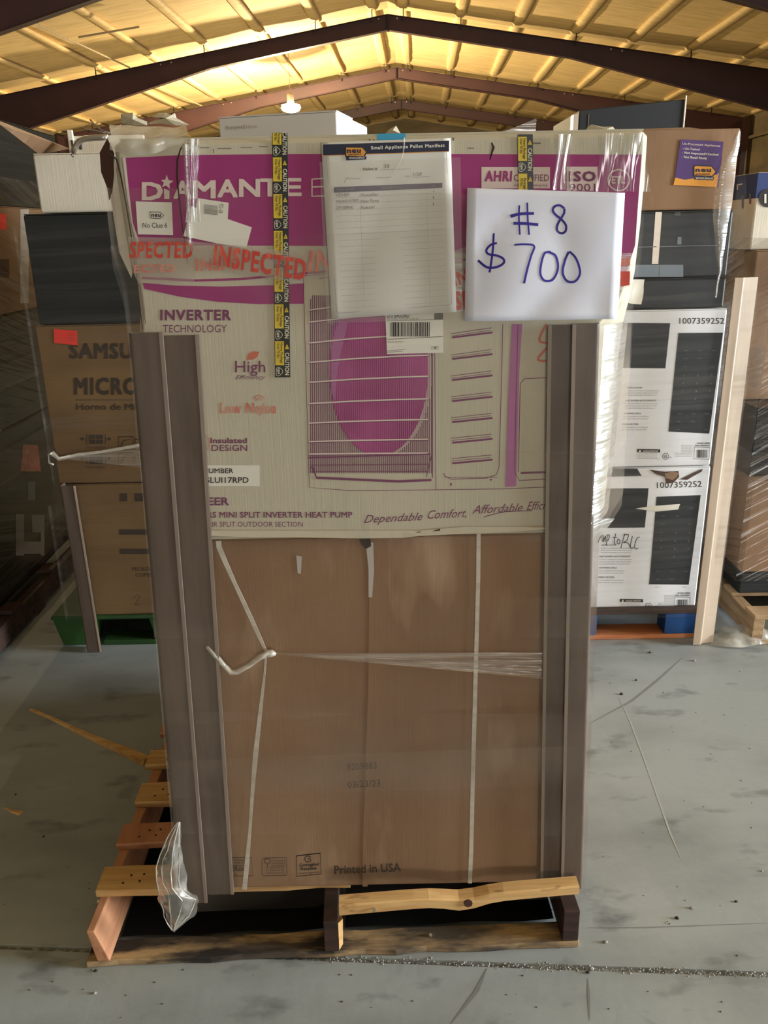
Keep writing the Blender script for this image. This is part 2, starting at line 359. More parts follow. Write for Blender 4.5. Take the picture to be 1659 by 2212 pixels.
for sgn in (-1, 1):
    def fn(s, t, sgn=sgn):
        xb = RIDGE+sgn*s*HALF; yb = YS+(YE-YS)*t; z = roofz(xb)+noise.noise(Vector((xb*.8, yb*1.2, 3)))*.02
        # foam thickens against each rafter line
        d = abs(((yb-Y1+BAY*.5) % BAY)-BAY*.5); z -= .12*max(0, 1-d/.35)
        return B(xb, yb, z)
    cb.grid(fn, 26, 200)
ceiling = struct(cb.build('ceiling', M['foam'], smooth=True))
offs = [.42]+[.42+1.54*k for k in range(1, 9)]
def purlin(xb):
    b = MB(); n = 60; rings = []
    for i in range(n+1):
        yb = YS+.05+(YE-YS-.1)*i/n; zt = roofz(xb)+.02; r = random.uniform(-.012, .012); ww = .15+r
        rings.append([B(xb-ww*1.3, yb, zt-.04), B(xb-ww*.55, yb, zt-.10+r), B(xb+ww*.35, yb, zt-.105), B(xb+ww*1.1, yb, zt-.06)])
    b.loft(rings); return b.build('purlin', M['foam'], ceiling, smooth=True)
for s_ in (-1, 1):
    for o_ in offs: purlin(RIDGE+s_*o_)
def frame(k):
    yb = Y1+BAY*k
    t = thing('rigid_frame', None, None, B(RIDGE, yb, 0), kind='structure')
    def depth(a): return .38+.03*min(a, 4.9)/4.9 if a < 4.9 else .41+(a-4.9)*.105
    for s in (-1, 1):
        web = MB(); fl1 = MB(); fl2 = MB(); st = [0, .2, 2.4, 4.9, 5.2, 7, 9, 11, HALF-.45]; w_ = .012; fw = .10
        zt = [RZ-SL*a for a in st]; zb = [RZ-SL*a-depth(a) for a in st]
        if s < 0: order = 1
        web.loft([[B(RIDGE+s*a, yb-w_, z0), B(RIDGE+s*a, yb+w_, z0), B(RIDGE+s*a, yb+w_, z1), B(RIDGE+s*a, yb-w_, z1)] for a, z0, z1 in zip(st, zb, zt)])
        for ff, zz, dz in ((fl1, zt, -.014), (fl2, zb, .014)):
            ff.loft([[B(RIDGE+s*a, yb-fw, z), B(RIDGE+s*a, yb+fw, z), B(RIDGE+s*a, yb+fw, z+dz), B(RIDGE+s*a, yb-fw, z+dz)] for a, z in zip(st, zz)])
        web.build('rafter_web', M['steel'], t); fl1.build('top_flange', M['steel'], t); fl2.build('bottom_flange', M['steel'], t)
        a0 = HALF-.45
        c = MB(); zt0 = RZ-SL*a0; x = RIDGE+s*(HALF-.2)
        c.loft([[B(x-s*.3-fw*0, yb-fw, z), B(x-s*.3, yb+fw, z), B(x-s*.27, yb+fw, z), B(x-s*.27, yb-fw, z)] if z < .1 else
                [B(x-s*1.0, yb-fw, z), B(x-s*1.0, yb+fw, z), B(x-s*.97, yb+fw, z), B(x-s*.97, yb-fw, z)] for z in (.003, zt0-.4)])
        c.add([B(x, yb-.012, .003), B(x-s*.3, yb-.012, .003), B(x-s*.99, yb-.012, zt0-.3), B(x, yb-.012, zt0), B(x, yb+.012, .003), B(x-s*.3, yb+.012, .003), B(x-s*.99, yb+.012, zt0-.3), B(x, yb+.012, zt0)],
              [(0, 1, 2, 3), (7, 6, 5, 4), (0, 4, 5, 1), (1, 5, 6, 2), (2, 6, 7, 3), (3, 7, 4, 0)])
        c.build('column', M['steel'], t)
        for i, o_ in enumerate(offs):
            if i % 2 == 1 or i == 0:
                xb = RIDGE+s*o_; z = RZ-SL*o_
                q = MB(); q.loft([[B(xb-.012, yb-.13, z_), B(xb+.012, yb-.13, z_), B(xb+.012, yb-.1, z_), B(xb-.012, yb-.1, z_)] for z_ in (z-.12, z+.2)]); q.build('purlin_clip', M['black_steel'], t)
        for o_ in (.25, 6.0, 6.3):
            z = RZ-SL*o_-.06; xb = RIDGE+s*o_
            MB().tube([B(xb, yb-.015, z), B(xb, yb-.04, z)], .022, 6).build('bolt', M['nail'], t)
    MB().loft([[B(RIDGE-.02, yb-.09, z), B(RIDGE+.02, yb-.09, z), B(RIDGE+.02, yb+.09, z), B(RIDGE-.02, yb+.09, z)] for z in (RZ-.40, RZ-.01)]).build('ridge_plate', M['black_steel'], t)
for k in (-5, -4, -3, -2, -1, 0, 1, 2): frame(k)
ez = roofz(RIDGE+HALF)
def wallpanels(name, p0, p1, zf, n, m, thick, ribs=True):
    """wall of upright sheets; zf(k) height at fraction k"""
    o = thing(name, None, None, p0, kind='structure'); p0 = Vector(p0); p1 = Vector(p1); nrm = Vector((p1.y-p0.y, p0.x-p1.x, 0)).normalized()*thick
    for i in range(n):
        a = p0.lerp(p1, i/n); b = p0.lerp(p1, (i+1)/n); za, zb_ = zf(i/n), zf((i+1)/n)
        q = MB(); V = lambda p, z, k, i=i: (p.x+nrm.x*(k+.12*(i % 2)), p.y+nrm.y*(k+.12*(i % 2)), z)
        q.hexa([V(a, 0, 0), V(b, 0, 0), V(b, 0, 1), V(a, 0, 1), V(a, za, 0), V(b, zb_, 0), V(b, zb_, 1), V(a, za, 1)]); q.build('wall_sheet', m, o)
    return o
xl, xr = RIDGE-HALF, RIDGE+HALF
bk = wallpanels('wall_back', B(xl, YE, 0), B(xr, YE, 0), lambda k: ez+SL*HALF*(1-abs(2*k-1))+.0, 20, M['panel'], -.08)
for zz in (1.9, 3.6, 5.0, 6.1):
    MB().loft([[B(x, YE-.16, zz), B(x, YE-.02, zz), B(x, YE-.02, zz+.12), B(x, YE-.16, zz+.12)] for x in (xl+(0 if zz < 5.2 else 3), xr-(0 if zz < 5.2 else 3))]).build('girt', M['steel'], bk)
wl = wallpanels('wall_left', B(xl, YE, 0), B(xl, YS, 0), lambda k: ez, 30, M['panel'], .08)
wf = wallpanels('wall_front', B(DOOR2[0], YS, 0), B(xl, YS, 0), lambda k: ez+SL*(B(0,0,0).x+(HALF-abs(DOOR2[0]-RIDGE))*(1-k)), 10, M['panel'], .08)
for (x0, x1, z0) in ((DOOR2[0], DOOR2[1], DOOR2[2]), (DOOR2[1], xr, 0)):
    for i in range(6):
        xa, xb = x0+(x1-x0)*i/6, x0+(x1-x0)*(i+1)/6; h = lambda x: RZ+.26-SL*abs(x-RIDGE)
        MB().hexa([B(xa, YS-.08, z0), B(xb, YS-.08, z0), B(xb, YS, z0), B(xa, YS, z0), B(xa, YS-.08, h(xa)), B(xb, YS-.08, h(xb)), B(xb, YS, h(xb)), B(xa, YS, h(xa))]).build('wall_sheet', M['panel'], wf)
d2 = thing('door_2', None, None, B(DOOR2[0], YS, 0), kind='structure')
for x in (DOOR2[0]-.05, DOOR2[1]+.05): MB().loft([[B(x-.05, YS+.005, z), B(x+.05, YS+.005, z), B(x+.05, YS+.12, z), B(x-.05, YS+.12, z)] for z in (0, DOOR2[2])]).build('door_jamb', M['galv'], d2)
wr = wallpanels('wall_right', B(xr, DOOR[1], 0), B(xr, YE, 0), lambda k: ez, 24, M['panel'], .08)
for (a, b_) in ((YS, DOOR[0]),):
    for i in range(6):
        y0 = a+(b_-a)*i/6; y1 = a+(b_-a)*(i+1)/6
        MB().hexa([B(xr, y0, 0), B(xr+.08, y0, 0), B(xr+.08, y1, 0), B(xr, y1, 0), B(xr, y0, ez), B(xr+.08, y0, ez), B(xr+.08, y1, ez), B(xr, y1, ez)]).build('wall_sheet', M['panel'], wr)
MB().hexa([B(xr, DOOR[0], DOOR[2]), B(xr+.08, DOOR[0], DOOR[2]), B(xr+.08, DOOR[1], DOOR[2]), B(xr, DOOR[1], DOOR[2]), B(xr, DOOR[0], ez), B(xr+.08, DOOR[0], ez), B(xr+.08, DOOR[1], ez), B(xr, DOOR[1], ez)]).build('wall_sheet', M['panel'], wr)
for zz in (1.9, 3.2, 4.5):
    for ww, xx in ((wl, xl+.02), (wr, xr-.16)):
        MB().loft([[B(xx, y, zz), B(xx+.14, y, zz), B(xx+.14, y, zz+.1), B(xx, y, zz+.1)] for y in ((YS+.2 if ww is wl else DOOR[1]+.3), YE-.2)]).build('girt', M['panel'], ww)
# roll-up door frame of the open loading door
dr = thing('door_1', None, None, B(xr-.1, DOOR[0], 0), kind='structure')
for y in (DOOR[0], DOOR[1]): MB().loft([[B(xr-.12, y-.05, z), B(xr-.0, y-.05, z), B(xr-.0, y+.05, z), B(xr-.12, y+.05, z)] for z in (0, DOOR[2])]).build('door_jamb', M['galv'], dr)
MB().tube([B(xr-.35, DOOR[0]-.1, DOOR[2]+.32), B(xr-.35, DOOR[1]+.1, DOOR[2]+.32)], .25, 16).build('rolled_curtain', M['galv'], dr)
# conduits under the left roof slope
cz = lambda xb: roofz(xb)-.27
for n_, (xa, ya, xb_, yb_) in enumerate(((-8.35, 17.9, -8.0, 25.1), (-7.95, 21.4, -6.55, 21.6), (-8.2, 26.0, -7.9, 32.6))):
    MB().tube([B(xa, ya, cz(xa)), B(xb_, yb_, cz(xb_))], .022, 8).build('conduit', M['dullgalv'], ceiling, label='galvanised conduit under the roof')
# high bay lamps: the one in view, and unseen ones added as warm fill light
def lamp(p, power, label, drop=1.35):
    t = thing('high_bay_lamp', label, 'lamp', p, group=None)
    x, y, z = p; rings = []
    for r, dz in ((.04, .34), (.09, .32), (.11, .25), (.11, .10), (.13, .02), (.12, .02), (.10, .09)):
        rings.append([(x+r*math.cos(a), y+r*math.sin(a), z+dz) for a in [i*math.pi/8 for i in range(16)]])
    MB().loft(rings).build('reflector', M['lampshade'], t, smooth=True)
    MB().tube([(x, y, z+.02), (x, y, z-.01), (x, y, z-.10), (x, y, z-.17), (x, y, z-.21), (x, y, z-.225)], [.12, .29, .31, .26, .15, .02], 16).build('globe', M['bulb'], t, smooth=True)  # globe made oversize so its shape carries the lamp's glare
    MB().tube([(x, y, z+.33), (x, y, roofz(x*math.cos(PSI)-y*math.sin(PSI))-.005)], .008, 6).build('hanging_cord', M['galv'], t)
    l = bpy.data.lights.new('lamp_light', 'POINT'); l.energy = power; l.color = (1, .78, .44); l.shadow_soft_size = .15
    o = bpy.data.objects.new('lamp_light', l); COL.objects.link(o); o.location = (0, 0, -.40); o.parent = t
    return t
lp = atY(628, 226, 28.6)
lamp(lp, 6000, 'glaring high bay lamp hanging by a cord under the left roof slope')
for (xb, yb, pw) in ((-5.2, 12.0, 45), (4.4, 10.5, 25)):
    zz = roofz(xb)-1.6
    lamp(tuple(B(xb, yb, zz)), pw, 'unseen high bay lamp added for fill light, under the %s roof slope' % ('left' if xb < 0 else 'right'))
# ================================================================== THE MAIN LOAD
PA, PB = atZ(200, 2090, 0), atZ(1250, 2045, 0)
PYAW = math.atan2(PB.y-PA.y, PB.x-PA.x); PW = (PB-PA).length
def loc(p):                      # world point -> pallet coordinates
    q = Vector(p)-Vector((PA.x, PA.y, 0)); return Vector((q.x*math.cos(PYAW)+q.y*math.sin(PYAW), -q.x*math.sin(PYAW)+q.y*math.cos(PYAW), q.z))
pal = thing('pallet', 'worn pine pallet with a broken front board under the white and brown carton load', 'pallet', (PA.x, PA.y, 0), yaw=PYAW, local=True)
def board(name, x0, x1, y0, y1, z0, z1, m, par=pal, rag=.003, seed=0, bev=.002, n=8):
    b = MB(); r = random.Random(seed); rings = []
    for i in range(n+1):
        x = x0+(x1-x0)*i/n; a, c = r.uniform(-rag, rag), r.uniform(-rag, rag)
        rings.append([(x, y0+a, z0), (x, y0+a, z1), (x, y1+c, z1), (x, y1+c, z0)])
    return b.loft(rings).build(name, m, par, bevel=bev)
# bottom boards
ybk = loc(atZ(700, 2010, .018)).y
board('bottom_board', -.012, PW, 0, ybk, .001, .018, M['wood_d'], seed=1, rag=.004, n=16)
board('bottom_board', .0, PW, .55, .64, .001, .018, M['wood_d'], seed=2)
board('bottom_board', .0, PW, 1.12, 1.21, .001, .018, M['wood_d'], seed=3)
# stringers; the left one has rolled outwards
a = math.radians(-19)
def rolled(x0, m):
    b = MB(); T, H = .036, .088
    c = [(0, 0), (T, 0), (T, H), (0, H)]; q = []
    ca, sa = math.cos(a), math.sin(a)
    pts = [(x*ca+z*sa, -x*sa+z*ca) for x, z in c]; zm = min(z for x, z in pts)
    rings = [[(x0+x, y, z-zm+.0182) for x, z in pts] for y in (.0, .4, .8, 1.2)]
    return b.loft(rings).build('stringer', m, pal, bevel=.003)
def slant(m):
    # front end read from the photograph, the far end upright under the deck
    tl, tr, bl, br = (loc(atZ(u, v, z)) for u, v, z in ((186, 2013, .107), (204, 2009, .107), (209, 2081, .0185), (238, 2077, .0185)))
    x0 = loc(atZ(260, 1872, .107)).x; rings = []
    for k in (0, .25, .5, .75, 1):
        q = min(1, k*1.1); T = Vector((x0-.004, 0, 0)); y = tl.y*(1-k)+1.2*k
        L = lambda p, x, z: Vector((p.x*(1-q)+x*q, y, p.z*(1-q)+z*q))
        rings.append([L(bl, x0, .0185), L(br, x0+.036, .0185), L(tr, x0+.036, .106), L(tl, x0, .106)])
    return MB().loft(rings).build('stringer', m, pal, bevel=.002)
slant(M['wood_r'])
xc = loc(atZ(718, 2062, 0)).x
MB().loft([[(xc-.017, y, .0182), (xc+.017, y, .0182), (xc+.017, y, .106), (xc-.017, y, .106)] for y in (.0, .4, .8, 1.2)]).build('stringer', M['wood_b'], pal, bevel=.002)
MB().loft([[(xc+.0172, .0, .02), (xc+.026, .008, .03), (xc+.022, .03, .06)], [(xc+.0172, .0, .1), (xc+.028, .01, .103), (xc+.022, .03, .1)]]).build('splinter', M['wood'], pal)
MB().loft([[(PW-.04, y, .0182), (PW-.002, y, .0182), (PW-.002, y, .106), (PW-.04, y, .106)] for y in (.0, .4, .8, 1.2)]).build('stringer', M['wood_b'], pal, bevel=.002)
# deck boards, positions read from their left ends
mats = ['wood', 'wood_r', 'wood', 'wood', 'wood_r', 'wood', 'wood']
ys = []
for (u, vf, vb) in ((215, 1926, 1873), (270, 1822, 1779), (313, 1733, 1690), (352, 1652, 1620)):
    ys.append((loc(atZ(u, vf, .126)).y, loc(atZ(u, vb, .126)).y))
while ys[-1][1] < 1.06: g = ys[-1]; ys.append((g[0]+.165, g[1]+.165))
for i, (ya, yb_) in enumerate(ys):
    board('deck_board', -.008+.006*(i % 3), (.60 if i == 0 else PW), ya, yb_, .107, .126, M[mats[i % 7]], seed=20+i)
    for (dx, dy) in ((.05, .3), (.07, .6), (.095, .35), (.1, .62)):
        xx = dx+random.uniform(-.006, .006); yy = ya+(yb_-ya)*dy
        if i < 4: MB().tube([(xx, yy, .1255), (xx, yy, .1272)], .0032, 6).build('nail', M['crumb_d'], pal)
# the broken front board hangs at an angle over the right half
b = MB(); rings = []
for i in range(17):
    k = i/16; P0 = loc(atY(732+(1252-732)*k, 1958-42*k+(9*math.exp(-((k-.52)/.10)**2)), 1.455+.045*k))
    y0 = P0.y; z1 = P0.z; th = .026-.006*k+(.006*math.exp(-((k-.52)/.07)**2)); dep = .040
    z1 = P0.z
    rings.append([(P0.x, y0, z1-th), (P0.x, y0, z1-.002), (P0.x, y0+.004, z1+.001), (P0.x, y0+dep*.8, z1+.002), (P0.x, y0+dep*.8, z1-th*.3)])
b.loft(rings).build('broken_board', M['wood'], pal, label='pale broken front board hanging askew')
kp = rings[8][1]; MB().tube([(kp[0]+.02, kp[1]-.001, kp[2]-.004), (kp[0]+.02, kp[1]-.004, kp[2]-.004)], .010, 10).build('knot', M['browndark'], pal)
for (u, v) in ((214, 1948), (808, 1976), (930, 2020)):
    q = loc(atZ(u, v, .09 if v < 2000 else .02)) if v != 1976 else loc(atY(u, 1966, 1.458))
    MB().tube([(q.x, q.y, q.z), (q.x, q.y-.003, q.z+.004)], .004, 8).build('nail', M['nail'], pal)
# white heat pump carton on top
XL, XR = -.458, .466
zv0 = lambda v: atY(830, v, Y0).z
ZT, ZM = 1.757, zv0(1158)
wc = thing('heat_pump_carton', 'wide white heat pump carton with a magenta band lying on the tall brown carton', 'carton', (0, Y0+.2, ZM))
YBK = Y0+.40
rows = [(ZM, -.470, .385, .438, .07), (ZM+.03, -.474, .385, .462, .075), (1.20, -.470, .388, .464, .07), (1.36, -.462, .392, .466, .065), (1.425, -.452, .402, .467, .055),
        (1.47, -.444, .44, .468, .03), (1.52, -.446, .455, .470, .014), (1.60, -.456, .460, .473, .012), (1.70, -.460, .463, .474, .012), (ZT-.008, -.458, .463, .474, .014), (ZT, -.450, .458, .468, .02)]
rg = []
for z, xL, xc_, xR_, dy in rows:
    rg.append([(xL, Y0+.012, z), (xL+.010, Y0, z), (xc_, Y0, z), ((xc_+xR_)/2, Y0+dy*.42, z), (xR_, Y0+dy, z), (xR_+.002, YBK, z), (xL, YBK, z)])
rg[-1] = [(x, y+(.008 if i < 4 else 0), z) for i, (x, y, z) in enumerate(rg[-1])]
wbody = MB().loft(rg).build('body', M['white_card'], wc, bevel=.002)
MB().box(XL+.01, XR, Y0+.012, Y0+.198, ZT+.0003, ZT+.004).build('top_flap', M['white_card'], wc)
MB().box(XL+.01, XR, Y0+.202, YBK-.002, ZT+.0003, ZT+.004).build('top_flap', M['white_card'], wc)
# tall brown carton below
bc = thing('brown_carton', 'tall brown corrugated carton standing on the pallet below the white carton', 'carton', (0, Y0+.2, .13))
YBr = Y0+.010
bx0, bx1 = -.452, .424
MB().loft([[(bx0-dx, YBr, z), (bx1+dx2, YBr, z), (bx1+dx2, YBr+.385, z), (bx0-dx, YBr+.385, z)] for z, dx, dx2 in ((.128, .0, .012), (.3, .004, .008), (.7, .002, .0), (1.012, 0, -.01))]).build('body', M['card'], bc, bevel=.004)
MB().box(bx0, bx1, YBr, YBr+.19, 1.0122, 1.016).build('top_flap', M['card_d'], bc)
MB().box(bx0, bx1, YBr+.193, YBr+.38, 1.0122, 1.016).build('top_flap', M['card_d'], bc)
lap = MB(); Sb = planeY(YBr)
# the right-hand panel is lapped over the left along an uneven seam
seam = [(800, 1168), (801, 1230), (797, 1300), (796, 1400), (795, 1500), (791, 1600), (788, 1700), (784, 1800), (783, 1915)]
L_ = [Sb(u, v, .0016) for u, v in seam]; R_ = [Sb(u+11, v, .0016) for u, v in seam]
n = len(seam); back = [Sb(u, v, 0) for u, v in seam]
MB().add(back+L_+R_, [(i, i+1, n+i+1, n+i) for i in range(n-1)]+[(n+i, n+i+1, 2*n+i+1, 2*n+i) for i in range(n-1)]).build('glued_lap', M['card'], bc, label='raised upright seam down the carton front')
# rear cartons behind, that carry the rest of the load
carton('rear_carton', 'brown carton hidden behind the tall brown carton on the front pallet', bx0+.01, bx1, YBr+.40, YBr+1.02, .128, .90, M['card'])
carton('rear_carton', 'brown carton behind the white carton, below the small white box', -.45, .45, YBK+.012, YBK+.62, .903, 1.735, M['card'])
# ------------------------------------------------------------------ what is printed on the white carton
S0 = planeY(Y0)
P = Print(S0, wc)
c4 = lambda x, y: (230+x/3.53, 250+y/3.53)
P.poly('magenta', [(272, 341), (395, 335), (600, 333), (1000, 333), (1386, 334), (1372, 530), (1352, 590), (1330, 596), (1180, 575), (1000, 545), (820, 532), (640, 531), (430, 530), (300, 528), (285, 480)])
P.line('magenta', [(306, 600), (420, 606), (520, 603), (640, 592), (1010, 560), (1200, 585)], 5)
P.poly('magenta', [(308, 611), (380, 617), (480, 619), (600, 616), (657, 612), (657, 656), (560, 657), (470, 652), (390, 641), (312, 624)])
P.line('inkbox', [(268, 341), (284, 480), (300, 528)], 5, .0009)
for ch, u0, u1, vb in (('D', 308, 350, 431), ('A', 376, 413, 428), ('M', 418, 464, 427), ('A', 471, 512, 425), ('N', 518, 560, 424), ('T', 564, 602, 423), ('E', 613, 649, 422)):
    P.text('inkbox', ch, u0, vb, 36, u1-u0, bold=.035, k=.001)
P.poly('inkbox', [(354, 407), (366, 412), (366, 430), (355, 430)], .001)
P.poly('inkbox', [(360, 377), (364, 389), (375, 391), (366, 397), (367, 408), (359, 401), (350, 404), (354, 395), (348, 389), (357, 388)], .001)
P.line('inkbox', [(702, 385), (674, 387), (674, 424), (704, 423)], 3.2, .001); P.line('inkbox', [(675, 404), (702, 403)], 3.2, .001)
P.text('purple', 'INVERTER', 347, 691, 21, 151, bold=.06); P.text('purple', 'TECHNOLOGY', 352, 718, 16, 138)
P.text('purple', 'High', 508, 804, 24, 65, bold=.008); P.text('purple', 'Efficiency', 508, 819, 9, 66, shear=.45)
P.poly('leaf', [(533, 779), (536, 765), (547, 759), (560, 760), (556, 771), (546, 777), (538, 777)])
P.text('redfade', 'Low Noise', 476, 892, 21, 120, bold=.05)
P.stroke('redfade', [(548, 862), (555, 855), (564, 855), (572, 861)], 2.5); P.stroke('redfade', [(552, 866), (559, 861), (568, 865)], 2.2); P.poly('redfade', [(558, 893), (566, 893), (563, 900)])
P.text('purple', 'Insulated', 455, 957, 11, 78, bold=.03); P.text('purple', 'DESiGN', 457, 974, 13, 77, bold=.01)
P.stroke('redfade', [(435, 937), (420, 942), (415, 957), (421, 970), (436, 975), (449, 968), (453, 955), (447, 942)], 2, closed=True); P.poly('redfade', [(425, 947), (432, 950), (436, 957), (430, 956)])
P.rect('label', 414, 1005, 561, 1050); P.text('black_ink', 'MODEL NUMBER', 376, 1022, 10, 128, bold=.012, k=.001); P.text('black_ink', 'YN024GLUI17RPD', 382, 1043, 12, 155, bold=.012, k=.001)
P.text('purple', 'PIONEER', 380, 1091, 16, 114, bold=.03)
P.text('purple', '18 SEERS MINI SPLIT INVERTER HEAT PUMP', 398, 1118, 12, 363, bold=.02); P.text('purple', 'WATER/AIR SPLIT OUTDOOR SECTION', 392, 1138, 11, 262)
P.text('purple', 'Dependable', 786, 1130, 17, 128, ang=-.05, shear=.5, bold=-.004); P.text('purple', 'Comfort,', 924, 1121, 18, 84, ang=-.05, shear=.5); P.text('purple', 'Affordable', 1020, 1110, 18, 110, ang=-.05, shear=.5); P.text('purple', 'Efficiency', 1138, 1102, 18, 80, ang=-.04, shear=.5)
P.stroke('purple', [(1045, 1117), (1090, 1106), (1150, 1103)], 1.5)
# picture of the outdoor unit: frame, grille with its dark fan, louvred panel
fr = lambda x, y: (650+x/2.552, 620+y/2.552)
P.line('purple', [(655, 592), (660, 780), (668, 1053), (760, 1060), (943, 1058), (1090, 1056), (1180, 1052)], 1.3); P.line('purple', [(938, 690), (942, 1058)], 1.3)
P.line('purple', [(657, 596), (720, 590)], 1.2); P.line('purple', [(690, 602), (730, 594)], 1.2); P.line('purple', [(985, 585), (1010, 578)], 1.2)
# fan disc
cx, cy, rx, ry = 822, 800, 103, 184
disc = [(cx+rx*math.cos(t)+(-8 if math.cos(t) < 0 else 0), cy+ry*math.sin(t)) for t in [i*2*math.pi/40 for i in range(40)]]
P.poly('magfan', disc, .0008)
P.poly('magenta2', [(cx-rx-3+22*k, cy+s*150*(1-.2*k)) for k, s in ((0, -.6), (.4, -.8), (1.6, -1), (.9, -.3), (.5, .1), (.4, .5), (0, .3))], .0009)
top = lambda x: 640-.0*(x-670)
x = 670.0; i = 0
while x < 934:
    a_ = ((x-cx)/(rx+8)); inside = abs(a_) < 1
    y0_, y1_ = 638, 1036
    if inside:
        hh = ry*math.sqrt(max(0, 1-a_*a_)); yb1 = cy+hh
        P.rect('magenta2', x, max(y0_, cy-hh), x+1.1, yb1, .0011)
        if cy-hh > y0_: P.rect('purple', x, y0_, x+1.8, cy-hh, .001)
        P.rect('purple', x, yb1+2, x+1.8, y1_-14, .001)
    elif x < 930: P.rect('purple', x, y0_+(8 if x < 672 else 0), x+1.8, y1_-14, .001)
    x += 4.15
for j, v in enumerate((670, 696, 741, 783, 826, 872, 914, 954, 981)):
    tilt_ = -(24-j*2.7)
    P.line('inkbox', [(667, v), (760, v+tilt_*.5), (860, v+tilt_*.85), (924, v+tilt_)], 3.0, .0013); P.line('purple', [(667, v+2.4), (760, v+2.4+tilt_*.5), (860, v+2.4+tilt_*.85), (926, v+2.4+tilt_)], 1.2, .0013)
P.line('purple', [(666, 989), (930, 981)], 3, .0014); P.line('purple', [(672, 1005), (926, 1003)], 1.5, .0014); P.line('purple', [(672, 1019), (926, 1018)], 1.5, .0014)
P.line('purple', [(674, 1008), (684, 1032), (860, 1040), (932, 1037)], 5, .0014); P.line('purple', [(934, 976), (921, 1030)], 1.6, .0014); P.line('purple', [(934, 764), (934, 1032)], 2.0, .0014)
for j, v in enumerate((722, 769, 815, 861, 907, 952, 997)):
    t_ = 7-j*.9
    P.line('purple', [(975, v-8+t_), (1062, v-14)], 1.2); P.line('purple', [(976, v-3+t_), (1060, v-9)], 1); P.line('purple', [(977, v+3+t_*.6), (1064, v-4)], 4)
P.line('purple', [(1086, 700), (1084, 800), (1078, 1010), (1072, 1026), (1050, 1033), (975, 1035), (960, 1028), (959, 1022)], 1.5); P.line('purple', [(962, 1031), (1075, 1031)], 1.0)
P.poly('magenta2', [(1106, 700), (1128, 700), (1122, 800), (1115, 1050), (1092, 1052), (1098, 860)], .0008)
P.poly('purple', [(972, 1043), (977, 1045), (974, 1051)]); P.poly('purple', [(1058, 1034), (1063, 1035), (1060, 1040)])
P.line('purple', [(1119, 700), (1114, 900), (1112, 1020), (1122, 1038), (1180, 1035)], 1.4, .001); P.line('purple', [(1180, 816), (1134, 818), (1124, 828), (1120, 1020)], 1.4, .001); P.line('purple', [(1125, 1022), (1180, 1020)], 4, .001)
# certification marks on the right of the band
P.rect('inkbox', 1040, 361, 1188, 407, .001); P.text('magenta', 'AHRI', 1048, 391, 21, 58, bold=.05, k=.0014, shear=.1); P.text('purple', 'CERTIFIED', 1110, 391, 14, 76, k=.0014); P.text('purple', 'www.ahridirectory.org', 1110, 402, 5, 72, k=.0014)
P.rect('inkbox', 1224, 360, 1291, 412, .001); P.text('purple', 'ISO', 1230, 391, 20, 56, bold=.04, k=.0014); P.text('purple', '9001', 1230, 413, 16, 56, k=.0014)
P.stroke('inkbox', [(1336, 366), (1352, 372), (1360, 388), (1352, 406), (1336, 412), (1320, 404), (1314, 388), (1321, 372)], 3, .001, True); P.text('inkbox', 'ETL', 1322, 396, 15, 28, bold=.03, k=.001)
# bar of smudges and model code at the very top
for (u, v, w_, h_) in ((405, 308, 4, 8), (408, 322, 3, 12), (430, 318, 22, 2), (470, 320, 30, 1.5), (520, 318, 25, 1.5), (560, 316, 18, 1.5), (797, 300, 3, 4), (806, 301, 3, 3), (977, 297, 4, 7), (1010, 319, 14, 2), (1150, 308, 18, 3), (460, 322, 2, 8)):
    P.rect('grey_ink', u, v, u+w_, v+h_)
P.line('brown_ink', [(1062, 308), (1066, 318), (1058, 345)], [3, 6, 2])
P.done('printed_ink')
# dark creases where the left-hand corner has been crushed
P = Print(S0, wc)
P.line('brown_ink', [(400, 306), (390, 322), (383, 345), (382, 380), (387, 430), (394, 490), (402, 545), (405, 570)], [1, 3, 4, 4, 3, 2.5, 2, 1], .0019)
P.line('brown_ink', [(236, 330), (252, 345), (262, 385), (272, 440), (282, 500), (294, 590), (302, 660), (308, 712)], [5, 4, 3.5, 3, 3, 2.5, 2, 1.5], .0019)
P.line('grey_ink', [(262, 340), (276, 440), (290, 520), (300, 620), (315, 700)], 1.5, .0019)
NAMES['brown_ink'] = 'crushed_crease'; P.done(); NAMES.clear()
fold = MB().grid(lambda s, t: atY(393+13*s+9*t, 312+215*t, Y0-.002-.008*math.sin(math.pi*s)), 5, 16).build('film_fold', FILM['edge'], wc, smooth=True)
# torn corner flap hanging down the left side
hx = lambda u, v: atY(u, v, Y0+.03)
MB().poly([hx(232, 300), hx(216, 330), hx(219, 372), hx(232, 405), (hx(236, 432)), hx(243, 415), hx(247, 380), hx(246, 330)]).build('torn_flap', M['browndark'], wc, solid=.004, label='dark torn flap hanging at the left corner')
MB().poly([hx(234, 330), hx(240, 430), hx(258, 545), hx(284, 600), hx(286, 590), hx(268, 470), hx(248, 345)]).build('side_liner', M['grey_card'], wc, solid=.003)
lip = [(428, 1156), (520, 1160), (640, 1161), (780, 1163), (868, 1162), (905, 1158), (1000, 1153), (1100, 1150), (1190, 1142)]
topl = [(u, 1146 if u < 1000 else 1138) for u, v in lip]; n_ = len(lip)
MB().add([S0(u, v, .0022) for u, v in topl]+[S0(u, v, .007) for u, v in lip], [(i, n_+i, n_+i+1, i+1) for i in range(n_-1)]).build('lower_lip', M['white_card'], wc, solid=.003)
